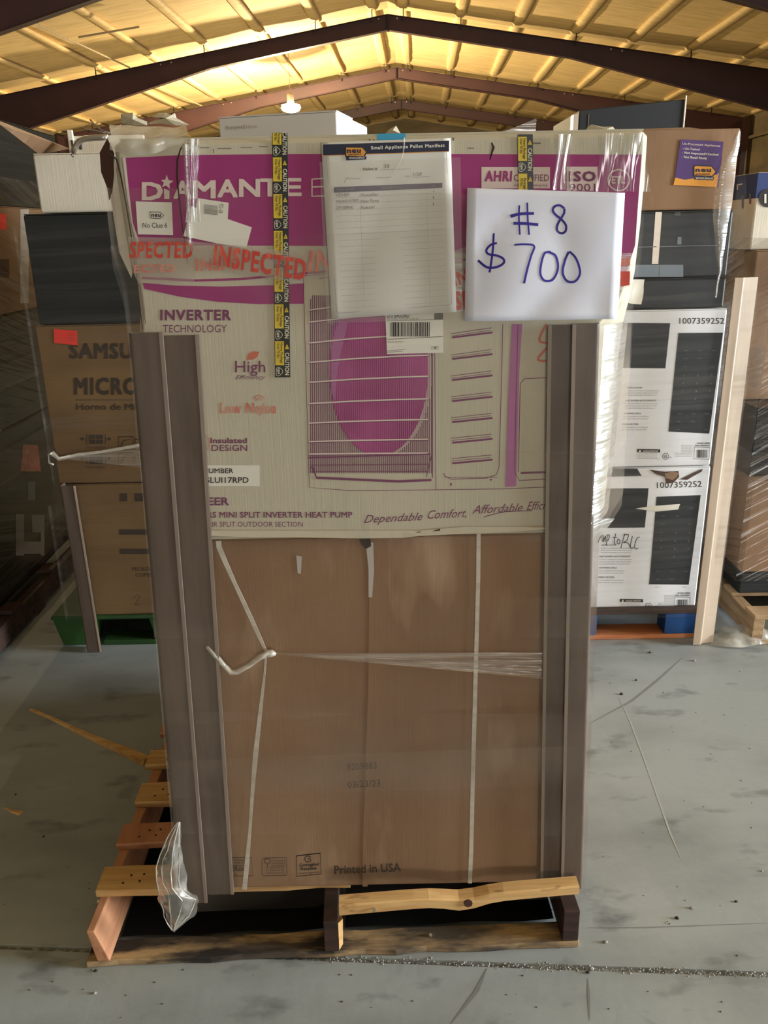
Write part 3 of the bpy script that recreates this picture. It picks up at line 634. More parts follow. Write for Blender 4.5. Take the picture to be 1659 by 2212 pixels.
# torn lower lip
MB().poly([S0(882, 1160, .004), S0(886, 1149, .004), (S0(893, 1152, .005)), S0(905, 1148, .004), S0(925, 1150, .004), S0(950, 1142, .004), S0(952, 1150, .004), S0(915, 1158, .003)]).build('torn_lip', M['browndark'], wc, solid=.002)
def sticker(name, m, pts, par, S=S0, k=.0024, label=None):
    b = MB(); n = len(pts); A = [S(u, v, k) for u, v in pts]; Bk = [S(u, v, k-.0005) for u, v in pts]
    b.add(A+Bk, [tuple(range(n))[::-1]]+[(i, (i+1) % n, n+(i+1) % n, n+i) for i in range(n)]); return b.build(name, m, par, label=label)
s1 = sticker('sticker', M['label'], [(293, 435), (371, 437), (374, 508), (298, 506)], wc, label='square white sticker reading No Clue 6')
PS = Print(S0, s1, .0030)
PS.line('black_ink', [(324, 458), (346, 458), (354, 466), (346, 472), (324, 471), (324, 457)], 1.4); PS.text('black_ink', 'neu', 327, 468, 8, 20, bold=.05); PS.text('black_ink', 'No Clue 6', 308, 492, 11, 53)
PS.done('sticker_print')
s2 = sticker('sticker', M['label'], [(396, 510), (414, 444), (425, 450), (427, 428), (494, 438), (492, 473), (544, 491), (532, 536), (470, 526)], wc, label='torn white shipping sticker with a small barcode')
PS = Print(S0, s2, .0031); q4 = lambda u, v: c4(u, v)
for i in range(9): u0, v0 = c4(742, 678+i*8.2); u1, v1 = c4(848, 690+i*8.2); PS.line('faint_ink' if i < 4 else 'grey_ink', [(u0, v0), (u1, v1)], 1.2)
PS.text('grey_ink', 'PD-08', 474, 440, 9, 20, ang=math.pi/2+.1); PS.done('sticker_print')
s3 = sticker('shipping_label', M['label'], [(832, 668), (957, 672), (958, 762), (836, 765)], wc, k=.0034, label='white shipping label with a large barcode')
PS = Print(S0, s3, .0040); barcode(PS, 'black_ink', 843, 696, 928, 727, 44); PS.text('black_ink', 'UPS GROUND', 836, 686, 9, 48, bold=.03); PS.text('grey_ink', 'TRACKING #: 1Z A32 890 03 9089 0071', 835, 691, 4, 70)
PS.rect('black_ink', 938, 676, 957, 690); PS.line('grey_ink', [(836, 693), (957, 690)], 1); PS.line('grey_ink', [(836, 733), (957, 727)], 1.2); PS.text('grey_ink', 'BILLING: 3RD PARTY', 838, 740, 3, 34); PS.line('grey_ink', [(932, 749), (948, 749), (948, 754), (932, 754), (932, 749)], .8); PS.rect('grey_ink', 938, 750, 943, 753)
PS.line('faint_ink', [(836, 758), (875, 755)], 1); PS.line('faint_ink', [(836, 761), (870, 759)], 1); PS.done('label_print')
s4 = sticker('tape_scrap', M['cyan'], [(814, 289), (876, 288), (877, 312), (816, 312)], wc, label='piece of sky blue tape at the top edge')
# caution tapes wrapped down the front
def caution(u0, v0, v1, ph, name_label, lean=0):
    U = lambda u, v: u+u0+(v-300)*lean
    t = sticker('caution_tape', M['black_tape'], [(U(0, v0), v0), (U(33, v0), v0), (U(33, v1), v1), (U(0, v1), v1)], wc, k=.0020, label=name_label)
    PT = Print(S0, t, .0026); per = 79.4; v = v0-((v0-ph) % per)
    while v < v1:
        a_, b__ = max(v, v0), min(v+52, v1)
        if b__-a_ > 2: PT.poly('yellow', [(U(1, a_), a_), (U(20, a_), a_), (U(20, b__), b__), (U(1, b__), b__)])
        if b__-a_ > 48:
            PT.text('black_ink', 'Heavy Package', U(13, v), v+3, 5.2, 45, ang=math.pi/2, bold=.015, k=.0031); PT.text('black_ink', 'Over 70 lbs.', U(5.5, v), v+3, 5.2, 34, ang=math.pi/2, bold=.01, k=.0031)
        elif b__ - a_ > 20: PT.text('black_ink', 'Package', U(13, v), b__-26, 5.2, 24, ang=math.pi/2, bold=.015, k=.0031); PT.text('black_ink', '70 lbs.', U(5.5, v), b__-26, 5.2, 18, ang=math.pi/2, bold=.01, k=.0031)
        m_ = v+65.5
        if v0+8 < m_ < v1-8:
            PT.stroke('cream', [(U(3, m_), m_-7), (U(3, m_), m_+7), (U(9, m_), m_+9), (U(17, m_), m_), (U(9, m_), m_-9)], 1.0, closed=True); PT.text('cream', 'ups', U(6, m_), m_-6.5, 6, 12, ang=math.pi/2, bold=.03)
        for (tv, kind) in ((v+12, 'tri'), (v+25, 'txt')):
            if kind == 'tri' and tv-6 > v0 and tv+6 < v1: PT.poly('yellow', [(U(22, tv), tv+5), (U(31, tv), tv+5), (U(26.5, tv), tv-6)]); PT.rect('black_ink', U(26, tv), tv-1, U(27, tv), tv+3, .0031)
            if kind == 'txt' and tv > v0-14 and tv+48 < v1+3: PT.text('cream', 'CAUTION', U(22.5, tv), tv, 8.6, 48, ang=math.pi/2, bold=.03)
        v += per
    PT.done('tape_print')
caution(588, 287, 815, 340, 'yellow and black heavy package tape on the left', .012)
caution(1118, 290, 411, 375-79.4*0, 'yellow and black heavy package tape on the right', .01)
# clear INSPECTED tape, several lengths
def clear_tape(pts, label=None, k=.0044): return sticker('printed_tape', FILM['tape'], pts, wc, k=k, label=label)
t1 = clear_tape([(277, 512), (396, 514), (420, 524), (420, 610), (300, 612), (283, 580)], 'clear tape printed with red lettering at the left edge')
PT = Print(S0, t1, .0052); PT.text('red', 'SPECTED', 280, 556, 32, 135, ang=.0, bold=.07, vang=.05); PT.text('redfade', 'ECTED', 290, 589, 16, 88, bold=.04, ang=-.02); PT.text('redfade', 'INSPE', 424, 584, 24, 90, bold=.09, ang=-.01); PT.done('tape_lettering')
t2 = clear_tape([(400, 517), (420, 522), (535, 532), (664, 548), (655, 613), (560, 596), (480, 575), (420, 557)], 'clear tape strip printed INSPECTED, sloping across the band', k=.0056)
PT = Print(S0, t2, .0064); PT.text('red', 'INSPECTED', 461, 571, 41, 200, ang=.165, bold=.075, vang=.10); PT.done('tape_lettering')
t3 = clear_tape([(662, 540), (705, 537), (712, 600), (664, 602)], 'short clear tape end left of the manifest', k=.0050)
PT = Print(S0, t3, .0058); PT.text('redfade', 'IN', 667, 585, 42, 46, bold=.07, vang=.1); PT.done('tape_lettering')
t4 = clear_tape([(975, 545), (1012, 530), (1012, 670), (985, 675)], 'clear tape strip between the two paper sheets')
PT = Print(S0, t4, .0052); PT.text('red', 'IN', 984, 617, 26, 30, ang=-.3, bold=.05); PT.text('red', 'SP', 984, 668, 36, 34, ang=-.1, bold=.05); PT.done('tape_lettering')
t5 = clear_tape([(1338, 548), (1364, 546), (1364, 624), (1338, 626)], 'clear tape strip with a red block right of the price sheet')
PT = Print(S0, t5, .0052); PT.poly('red', [(1341, 586), (1361, 586), (1360, 616), (1341, 619)]); PT.poly('redfade', [(1341, 558), (1361, 556), (1361, 572), (1341, 576)]); PT.done('tape_lettering')
P = Print(S0, wc, .0008); P.stroke('leaf', [(1180, 700), (1165, 735), (1185, 745), (1162, 775), (1180, 780)], 5); P.done('tape_remnant')
# ------------------------------------------------------------------ the two sheets of paper
def sheet(name, label, cat, TL, TR, BR, BL, Y, m, curl=.006, nx=16, ny=20, seed=0, th=.0004):
    base = quad(TL, TR, BR, BL, lambda u, v, k: (u, v))
    def S(a, b, k=0):
        u, v = base(a, b, 0); d = curl*(.55*math.sin(a*math.pi*2.2+b*2+seed)+.45*math.sin(b*5+seed)*math.sin(a*3))*min(1, b*2.5+.15); return atY(u, v, Y-abs(d)-k)
    c = S(.5, 1); o = thing(name, label, cat, tuple(c))
    MB().grid(lambda a, b: S(a, b), nx, ny).build('paper', m, o, smooth=True, solid=th)
    return o, S
mo, MS = sheet('pallet_manifest', 'printed pallet manifest sheet in a plastic pouch on the magenta band', 'paper', (693.5, 307.5), (973.5, 298), (986, 674), (716.5, 687.5), Y0-.0085, M['paper'], .004)
# finer print needs the points of the sheet itself
MSf = lambda u, v, k: MS(u, v, k)
PM = Print(MSf, mo, .0009); A = 270/372     # width/height of the sheet in pixels
c5 = lambda x, y: (lambda u, v: ((u-693.5-(v-307)*.062)/ (277-(v-307)*.02), (v-307.5+(u-693.5-(v-307)*.062)*.037)/(378)))(660+x/4.147, 250+y/4.147)
def t5(m, body, x, y, h, w_, **kw): a_, b_ = c5(x, y); PM.text(m, body, a_, b_, h/4.147/378, w_/4.147/275, **kw)
def rc5(m, pts, k=None): PM.poly(m, [c5(*p) for p in pts], k)
def ln5(m, pts, wd, k=None):
    # widths in sheet fractions are uneven across the two axes, so lines are built as slim quads
    for p, q in zip(pts[:-1], pts[1:]):
        dx, dy = q[0]-p[0], q[1]-p[1]; d = math.hypot(dx, dy) or 1; ox, oy = -dy/d*wd/2, dx/d*wd/2
        PM.poly(m, [c5(p[0]+ox, p[1]+oy), c5(q[0]+ox, q[1]+oy), c5(q[0]-ox, q[1]-oy), c5(p[0]-ox, p[1]-oy)], k)
def strip5(m, x0, x1, ytop, ybot, n=18, k=.0009):
    P0 = [c5(x0+(x1-x0)*i/n, ytop(i/n)) for i in range(n+1)]; P1 = [c5(x0+(x1-x0)*i/n, ybot(i/n)) for i in range(n+1)]
    PM.get(m).add([MS(a_, b_, k) for a_, b_ in P0+P1], [(i, n+1+i, n+2+i, i+1) for i in range(n)])
strip5('orange', 160, 1272, lambda t: 300-32*t, lambda t: 360-40*t, k=.0008)
strip5('navy', 157, 1273, lambda t: 258-38*t, lambda t: 354-40*t, k=.0010)
t5('paper', 'Small Appliance Pallet Manifest', 582, 300, 28, 648, bold=.05, k=.0016)
rc5('navy', [(352, 275), (508, 278), (548, 322), (524, 370), (352, 366)], .0014); rc5('orange', [(362, 284), (502, 286), (536, 322), (514, 362), (362, 358)], .0018)
t5('navy', 'neu', 372, 332, 42, 118, bold=.07, k=.0022); t5('navy', 'APPLIANCE', 380, 354, 13, 116, bold=.02, k=.0022); rc5('navy', [(360, 366), (540, 362), (540, 390), (362, 398)], .0018); t5('paper', 'WHOLESALE', 388, 386, 15, 136, bold=.05, k=.0022)
t5('grey_ink', 'Pallet #', 514, 488, 22, 126, bold=.03); ln5('faint_ink', [(662, 484), (935, 474)], 3); t5('pencil', '38', 692, 470, 36, 56, shear=.2)
t5('faint_ink', 'Processed', 378, 568, 14, 108); t5('faint_ink', 'Unprocessed', 625, 560, 14, 135); t5('faint_ink', 'Date', 885, 548, 14, 48); ln5('faint_ink', [(948, 550), (1105, 543)], 3); t5('pencil', '1/28', 955, 538, 28, 78, shear=.2); ln5('pencil', [(370, 548), (345, 598)], 4)
strip5('purple_bar', 254, 1216, lambda t: 638-38*t, lambda t: 687-42*t, k=.0010)
t5('faint_ink', 'MODEL NUMBER', 275, 668, 14, 165, k=.0016, bold=.02); t5('faint_ink', 'DESCRIPTION', 672, 652, 14, 190, k=.0016, bold=.02); t5('faint_ink', 'QTY', 1120, 632, 14, 38, k=.0016)
for i, (a_, b_, d_) in enumerate((('HD1409', 'Humidifier', '4'), ('YN024GLUI17RPD', 'Heat Pump', '1'), ('GFP1528PNRS', 'Pedestal', '1'))):
    y = 724+i*56; t5('pencil', a_, 272, y+ (0 if i < 2 else 2), 28, (120, 205, 160)[i], bold=.004, shear=.1); t5('pencil', b_, 492, y-2, 28, (160, 165, 125)[i], bold=.004, shear=.25); t5('pencil', d_, 1132, y-36, 22, 14, shear=.1)
for i in range(19):
    y = 732+i*54.5; xo = i*4.0
    ln5('lgrey_ink', [(262+xo, y+2), (520+xo, y-8), (900+xo*.9, y-26), (1218+xo*.6, y-42)], 3)
for (xa, xb_) in ((482, 530), (1072, 1118)): ln5('lgrey_ink', [(xa, 690), (xb_, 1700)], 2.5)
ln5('faint_ink', [(186, 360), (280, 1745), (300, 1762), (1290, 1700), (1308, 1685), (1250, 320)], 3)
PM.done('sheet_print')
pouch = sticker('pouch', FILM['pouch'], [(690, 350), (995, 340), (1000, 690), (706, 698)], mo, k=.0145, label='clear plastic pouch over the sheet')
MB().grid(lambda s, t: atY(872-40*t+ (6*s-3)*(1-t)+ 14*math.sin(t*3), 297+95*t, Y0-.0185-.006*math.sin(math.pi*s)), 4, 12).build('pouch_fold', FILM['pouch'], mo, smooth=True)
po, PSf = sheet('price_sheet', 'white paper with a large blue handwritten price, taped over the right of the white carton', 'paper', (1009.5, 406), (1350, 416.5), (1334, 689), (1003.5, 694), Y0-.022, M['price_paper'], .008, seed=1.4)
c6 = lambda x, y: ((lambda u, v: (((u-1009.5+(v-406)*.021)/(340.5-(v-406)*.037)), (v-406-(u-1009.5)*.031*(1-(v-406)/285)+(u-1009)*.015*((v-406)/285))/(285)))(980+x/2.443, 220+y/2.443))
PP = Print(lambda u, v, k: PSf(u, v, k), po, .0008)
def stroke6(pts, wd, closed=False):
    if closed: pts = pts+pts[:1]
    Q = [pts[0]]+pts+[pts[-1]]; out = []
    for i in range(1, len(Q)-2):
        for t in range(7):
            t /= 7; a_, b_, c_, d_ = Q[i-1], Q[i], Q[i+1], Q[i+2]
            out.append(tuple(.5*((2*b_[q])+(-a_[q]+c_[q])*t+(2*a_[q]-5*b_[q]+4*c_[q]-d_[q])*t*t+(-a_[q]+3*b_[q]-3*c_[q]+d_[q])*t**3) for q in (0, 1)))
    out.append(pts[-1]); n = len(out); L2, R2 = [], []
    for i, (x, y) in enumerate(out):
        a_ = out[max(i-1, 0)]; b_ = out[min(i+1, n-1)]; dx, dy = b_[0]-a_[0], b_[1]-a_[1]; d = math.hypot(dx, dy) or 1; w2 = (wd if not isinstance(wd, tuple) else wd[0]+(wd[1]-wd[0])*i/n)/2
        L2.append(c6(x-dy/d*w2, y+dx/d*w2)); R2.append(c6(x+dy/d*w2, y-dx/d*w2))
    PP.get('marker').add([PSf(a_, b_, .0008+.00004*len(PP.get('marker').v)/100) for a_, b_ in L2+R2], [(i, n+i, n+i+1, i+1) for i in range(n-1)])
stroke6([(346, 545), (344, 610), (349, 699)], 9); stroke6([(388, 531), (391, 620), (398, 699)], 9)
stroke6([(300, 603), (350, 590), (424, 587)], (17, 13)); stroke6([(316, 639), (380, 640), (446, 646)], (15, 15))
stroke6([(584, 562), (560, 545), (533, 551), (523, 572), (540, 596), (570, 620), (592, 650), (588, 682), (563, 690), (545, 670), (550, 640), (568, 610), (582, 585), (584, 562)], 12)
stroke6([(211, 690), (208, 760), (200, 830), (189, 896)], 11); stroke6([(228, 742), (195, 752), (172, 780), (185, 800), (230, 808), (262, 825), (262, 848), (225, 868), (175, 868), (128, 832)], (11, 13))
stroke6([(320, 752), (370, 748), (424, 757), (408, 810), (388, 880), (371, 953)], (9, 12))
stroke6([(512, 787), (480, 796), (462, 850), (458, 905), (480, 938), (520, 935), (545, 895), (550, 850), (535, 805), (500, 789)], 11)
stroke6([(607, 787), (588, 830), (575, 895), (598, 940), (640, 942), (665, 905), (660, 860), (640, 815), (610, 786)], 12)
PP.done('handwriting')
for (u, v) in ((1085, 412), (1112, 414), (1240, 424)): pass
# ------------------------------------------------------------------ printing on the brown carton, straps, wraps
P = Print(Sb, bc, .0006)
for pts in ([(790, 1172), (806, 1172), (808, 1230), (804, 1290), (796, 1290), (796, 1230)], [(640, 1200), (652, 1202), (650, 1240), (643, 1238)]): P.poly('taupe', pts, .0019)
P.poly('brown_ink', [(776, 1164), (800, 1163), (802, 1180), (790, 1186), (780, 1176)], .0019)
P.text('brown_ink', '8209883', 750, 1664, 14, 64, ang=-.06, k=.0022); P.text('brown_ink', '03/23/23', 751, 1702, 14, 71, ang=-.05, k=.0022); P.text('brown_ink', 'Printed in USA', 723, 1888, 17, 143, ang=-.04, bold=.01, k=.0022)
P.outline('brown_ink', [(440, 1854), (543, 1852), (546, 1892), (442, 1893)], 1.6); P.text('brown_ink', 'WestRock', 470, 1882, 12, 68, bold=.02)
for i in range(3): P.text('brown_ink', 'DEDICATED RESEARCH', 470, 1860+i*6, 4, 66)
P.text('brown_ink', 'NORCROSS, GA', 478, 1890, 4, 34)
P.outline('brown_ink', [(569, 1854), (618, 1852), (620, 1888), (618, 1891), (569, 1892), (566, 1889), (566, 1857)], 1.2); P.stroke('brown_ink', [(577, 1873), (577, 1866), (571, 1862), (574, 1856), (581, 1856), (584, 1862), (578, 1867)], 1.4)
for i in range(3): P.text('brown_ink', 'SUSTAINABLE', 586, 1861+i*5.5, 3.6, 30)
for i in range(3): P.text('brown_ink', 'Certified Sourcing', 574, 1876+i*5.5, 3.4, 40)
P.outline('brown_ink', [(640, 1849), (692, 1843), (694, 1888), (641, 1893)], 2); P.stroke('brown_ink', [(672, 1852), (664, 1849), (658, 1855), (663, 1862), (671, 1860), (669, 1855), (664, 1856)], 2)
P.text('brown_ink', 'Corrugated', 647, 1872, 6.5, 42, bold=.03, ang=-.06); P.text('brown_ink', 'Recycles', 650, 1880, 6.5, 34, bold=.03, ang=-.06); P.text('brown_ink', 'www.corrugated.org', 645, 1888, 3.5, 44, ang=-.06)
P.done('printed_ink')
def strap(pts, widths, Y, label):
    n = len(pts); b = MB(); L1, R1 = [], []
    # smooth
    for i, (u, v) in enumerate(pts):
        a_ = pts[max(i-1, 0)]; c_ = pts[min(i+1, n-1)]; dx, dy = c_[0]-a_[0], c_[1]-a_[1]; d = math.hypot(dx, dy); w2 = widths[i]/2
        yy = Y-(.0 if widths[i] > 5 else .003); L1.append(atY(u-dy/d*w2, v+dx/d*w2, yy)); R1.append(atY(u+dy/d*w2, v-dx/d*w2, yy-.001))
    b.add(L1+R1, [(i, n+i, n+i+1, i+1) for i in range(n-1)]); o = b.build('strap', M['strap'], None, solid=.0007); return tag(o, label, 'strap', 'white plastic straps down the brown carton')
strap([(1034, 1150), (1033, 1250), (1029, 1400), (1025, 1550), (1021, 1700), (1018, 1830), (1015, 1908)], [9]*7, YBr-.004, 'straight white plastic strap down the right of the brown carton')
strap([(472, 1168), (473, 1182), (487, 1215), (508, 1262), (535, 1320), (560, 1375), (575, 1408), (572, 1450), (562, 1540), (552, 1630), (546, 1700), (540, 1790), (533, 1870), (528, 1922)], [11, 11, 10, 8, 9, 8, 5, 4, 8, 11, 8, 6, 10, 10], YBr-.004, 'white plastic strap pulled into a kink by the twisted film')
fo = thing('twisted_film', 'twisted white rope of stretch film knotted round the kinked strap', 'stretch film', tuple(atY(500, 1452, YBr-.014)))
pth = [(446, 1396), (462, 1412), (482, 1436), (498, 1452), (512, 1452), (540, 1436), (562, 1420), (582, 1410)]
MB().tube([wob(atY(u, v, YBr-.016), .0015, 90) for u, v in pth], [.005, .0062, .005, .0064, .006, .0052, .006, .007], 7).build('tail', FILM['rope'], fo, smooth=True)
MB().tube([wob(atY(u, v, YBr-.014), .001, 90) for u, v in ((572, 1406), (580, 1412), (588, 1411), (596, 1413))], [.004, .009, .008, .003], 8).build('knot', FILM['rope'], fo, smooth=True)
MB().grid(lambda s, t: atY(586+(1172-586)*s, 1412+(0-2*s)*(1-t)+(0+54*s)*t+(-1 if t < .5 else 0), YBr-.012-.002*math.sin(t*20)), 40, 14).build('fan', FILM['fan'], fo, smooth=True, label='film gathered into a fan stretching right')
# edge protectors, two to each front corner
YP = Y0-.0145
vboard((-.484, YP+.0055, .128), (-.448, YP+.0055, 1.425), .112, .014, .004, M['board'], 'edge_protector', 'grey brown cardboard edge board behind its twin at the left corner of the load', sx=-1, rim='board_m')
vboard((-.498, YP-.003, .112), (-.464, YP-.003, 1.432), .064, .018, .005, M['board'], 'edge_protector', 'outermost grey brown cardboard edge board at the left corner of the load', sx=-1, rim='board_e')
vboard((.412, YP+.0055, .132), (.372, YP+.0055, 1.43), .062, .007, .004, M['board'], 'edge_protector', 'inner cardboard edge board near the right corner, beside the straight strap', sx=1, rim='board_m')
vboard((.449, YP-.003, .13), (.405, YP-.003, 1.432), .052, .016, .005, M['board'], 'edge_protector', 'outer cardboard edge board with a bright rounded nose at the right corner', sx=1, rim='board_m')
# stretch film over the whole load
sf = thing('stretch_film', 'clear stretch film wound round the main load from the pallet to the magenta band', 'stretch film', (0, Y0, .13))
def plan(z, g=.0):
    k = min(1, max(0, z/1.43)); u = min(1, max(0, (z-.98)/.08)); xl_ = -.504+.050*k-.012*min(1, max(0, (z-1.5)/.06)); xr_ = .456-.046*k; s_ = min(1, max(0, (z-1.44)/.08))
    return [(xl_-g, Y0-.0225), (xr_+g+.05*s_, Y0-.0225), (xr_+.004+g+(.066-.02*s_)*u, Y0+.03+.04*u), (xr_+.004+g+(.066-.02*s_)*u, Y0+1.10), (xl_-g, Y0+1.10)]
def veilplan(z, g): 
    return plan(z, g)
for i, (z0, z1, tl) in enumerate(((.10, .52, .02), (.30, .62, -.03), (.42, .88, .015), (.62, 1.02, .04), (.80, 1.20, -.02), (1.00, 1.40, .03), (1.20, 1.665, -.035), (1.30, 1.60, .03))):
    film_ring('film_layer', None, z0, z1, FILM['main'], sf, tl, nz=14, amp=.0015, seed=i, zplan=lambda z, i=i: plan(z, .001+.0012*i))
# bulge of bright film down the right hand side, below the price sheet
zz = lambda v: atY(1330, v, Y0).z
MB().grid(lambda s, t: Vector((.412+.068*s-.012*t*s, Y0-.018+.085*s-.012*math.sin(math.pi*s)+.004*noise.noise(Vector((s*6, t*22, 1))), zz(700)-(zz(700)-zz(1125))*t)), 8, 40).build('film_bulge', FILM['edge'], sf, smooth=True)
MB().grid(lambda s, t: atY(1280+(48-44*t)*s, 1120+55*t, Y0-.012+.05*s), 6, 6).build('film_bulge', FILM['edge'], sf, smooth=True)
# loose bag of film at the lower left corner
Lp = [(384, 1775), (358, 1810), (345, 1850), (340, 1900), (344, 1945), (356, 1980), (372, 2008)]
Rp = [(390, 1775), (392, 1830), (400, 1880), (404, 1925), (432, 1944), (424, 1974), (378, 2012)]
def interp(L_, t): k = min(int(t*(len(L_)-1)), len(L_)-2); q = t*(len(L_)-1)-k; return tuple(L_[k][i]*(1-q)+L_[k+1][i]*q for i in (0, 1))
def bagf(s, t):
    a_, b_ = interp(Lp, t), interp(Rp, t); u, v = a_[0]*(1-s)+b_[0]*s, a_[1]*(1-s)+b_[1]*s
    Y = 1.498-.03*math.sin(math.pi*s); return wob(wob(atY(u, v, Y), .006*math.sin(math.pi*t), 30), .004*math.sin(math.pi*t), 80)
bg = MB().grid(bagf, 18, 34).build('film_tail', FILM['bag'], sf, smooth=True, label='loose crumpled bag of film at the lower left corner')
for sc in (0, .22, .5, .8): MB().tube([bagf(sc+.06*math.sin(t), t/12)-Vector((0, .002, 0)) for t in range(13)], .0013, 5).build('film_rim', FILM['rope'], sf, smooth=True)
ln = thing('pallet_shade', 'black sheet added for the shade inside the pallet under the load', 'shade sheet', (PA.x, PA.y, .019), yaw=PYAW)  # black sheet added to paint the shade beneath the deck boards
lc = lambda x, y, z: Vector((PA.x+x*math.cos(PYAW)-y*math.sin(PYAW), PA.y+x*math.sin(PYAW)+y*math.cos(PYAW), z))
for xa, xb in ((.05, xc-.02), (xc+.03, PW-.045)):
    MB().grid(lambda s, t: lc(xa+(xb-xa)*s, .004+ybk+(1.08-ybk)*t, .020+.003*math.sin(s*13+t*7)+(.05 if t > .97 else 0)), 14, 16).build('shade_sheet', M['matte_black'], ln, smooth=True)
# crumpled film over the top left corner, and scraps along the top
def topf(s, t):
    u = 240+165*s; v = 268+8*math.sin(s*3)+(50-10*s)*t
    if t > .3: v += 20*max(0, math.sin(s*3.2+.5))*(t-.3)
    return wob(atY(u, v, Y0-.006-.012*t*(1-t)*2+.03*(1-t)**3), .005, 28)
tf = tag(MB().grid(topf, 26, 12).build('crumpled_film', FILM['drape'], None, smooth=True), 'crumpled clear film gathered over the top left corner of the white carton', 'stretch film')
def scrap(name, label, pts, Y, m, depth=.05, amp=.004, cat='packing scrap'):
    n = len(pts); b = MB(); A_ = [wob(atY(u, v, Y), amp, 40) for u, v in pts]; C_ = [wob(atY(u, v, Y+depth), amp, 40, 2) for u, v in pts]; c = sum(A_, Vector())/n-Vector((0, .012, 0)); c2 = sum(C_, Vector())/n
    b.add(A_+C_+[c, c2], [(i, (i+1) % n, 2*n) for i in range(n)]+[((i+1) % n, i, n+i, n+(i+1) % n) for i in range(n)]+[(n+(i+1) % n, n+i, 2*n+1) for i in range(n)])
    return tag(b.build(name, m, None), label, cat)
scrap('foam_scrap', 'torn white foam sheet sticking up above the left end of the white carton', [(264, 268), (262, 247), (288, 244), (300, 256), (318, 262), (318, 270), (290, 272)], Y0+.08, M['white_card'])
scrap('foam_scrap', 'curled strip of white foam lying on the top edge right of the torn sheet', [(318, 268), (335, 258), (352, 255), (329, 251), (343, 245), (356, 244), (370, 249), (377, 246), (380, 256), (402, 268), (412, 272), (380, 271), (350, 267)], Y0+.09, M['white_card'])
scrap('foam_scrap', 'small pale foam crumb poking up behind the blue tape', [(832, 290), (842, 279), (855, 272), (866, 289)], Y0+.06, M['white_card'], .02, .002)
scrap('foam_scrap', 'small white wad on the top edge near the right corner', [(1262, 287), (1272, 275), (1280, 270), (1300, 274), (1322, 272), (1334, 284), (1352, 290), (1330, 293)], Y0+.06, M['white_card'], .04, .003)
tag(MB().grid(lambda s, t: wob(atY(1065+(1158-1065)*s, 287-(31)*s*s**.5*(1-t)-t*1, 2.05), .003, 20), 10, 4).build('film_flap', FILM['edge'], None, smooth=True), 'stiff triangular flap of grey film standing up behind the white carton', 'stretch film')
for (ua, ub, va, vb, nm) in ((1196, 1236, 290, 410, 'clear film folds down the white carton beside the right caution tape'), (1290, 1402, 288, 414, 'clear film folds over the upper right corner of the white carton'), (404, 432, 300, 480, None)):
    o = MB().grid(lambda s, t: atY(ua+(ub-ua)*s+4*math.sin(t*4+s*3), va+(vb-va)*t, Y0-.004-.006*abs(math.sin(s*7+t*1.5))), 24, 16).build('film_folds' if nm else 'film_fold', FILM['vfold'], None if nm else wc, smooth=True)
    if nm: tag(o, nm, 'stretch film')
# cord ends and a bent pipe at the left corner
for i, pts in enumerate((((236, 290), (222, 283), (205, 270), (198, 262), (194, 258)), ((236, 290), (218, 285), (200, 281), (186, 280), (176, 276)), ((262, 270), (248, 279), (236, 287), (226, 285)))):
    tag(MB().tube([atY(u, v, 1.70) for u, v in pts], .0016, 5).build('strap_end', M['strap' if i == 2 else 'galv'], None, smooth=True), ['frayed cord end pointing up beside the left corner of the white carton', 'frayed cord end pointing left beside the left corner of the white carton', 'thin white cord drawn over the left corner of the white carton'][i], 'cord')
# small white box on the load behind
hb = thing('white_box', 'low white carton with faint brown lettering on top of the load, below the lamp', 'carton', tuple(atY(600, 300, 2.05)))
zt_ = atY(600, 247, 2.05).z; a_, b_ = atY(472, 256, 2.08), atY(727, 241, 2.02); zb = 1.737; dv = Vector((b_.x-a_.x, b_.y-a_.y, 0)).normalized(); dn = Vector((-dv.y, dv.x, 0))*.30
pA, pB = Vector((a_.x, a_.y, 0)), Vector((b_.x, b_.y, 0)); zup = lambda p, z: Vector((p.x, p.y, z))
MB().hexa([zup(pA, zb), zup(pB, zb), zup(pB+dn, zb), zup(pA+dn, zb), zup(pA, a_.z), zup(pB, b_.z), zup(pB+dn, b_.z), zup(pA+dn, a_.z)]).build('body', M['bright_card'], hb, bevel=.003)
MB().hexa([zup(pA, a_.z+.0003), zup(pB, b_.z+.0003), zup(pB+dn*.49, b_.z+.0003), zup(pA+dn*.49, a_.z+.0003), zup(pA, a_.z+.003), zup(pB, b_.z+.003), zup(pB+dn*.49, b_.z+.003), zup(pA+dn*.49, a_.z+.003)]).build('top_flap', M['bright_card'], hb)
Ph = Print(lambda u, v, k: atY(u, v, 2.05)+Vector((0, (atY(u, v, 2.05).x-a_.x)/(b_.x-a_.x)*(b_.y-a_.y)+(a_.y-2.05)-k, 0)), hb, .003)
Ph.text('taupe', 'Honeywell', 483, 277, 8, 44, bold=.05, ang=-.03); Ph.text('taupe', 'Home', 530, 276, 8, 24, ang=-.03); Ph.done('printed_ink')
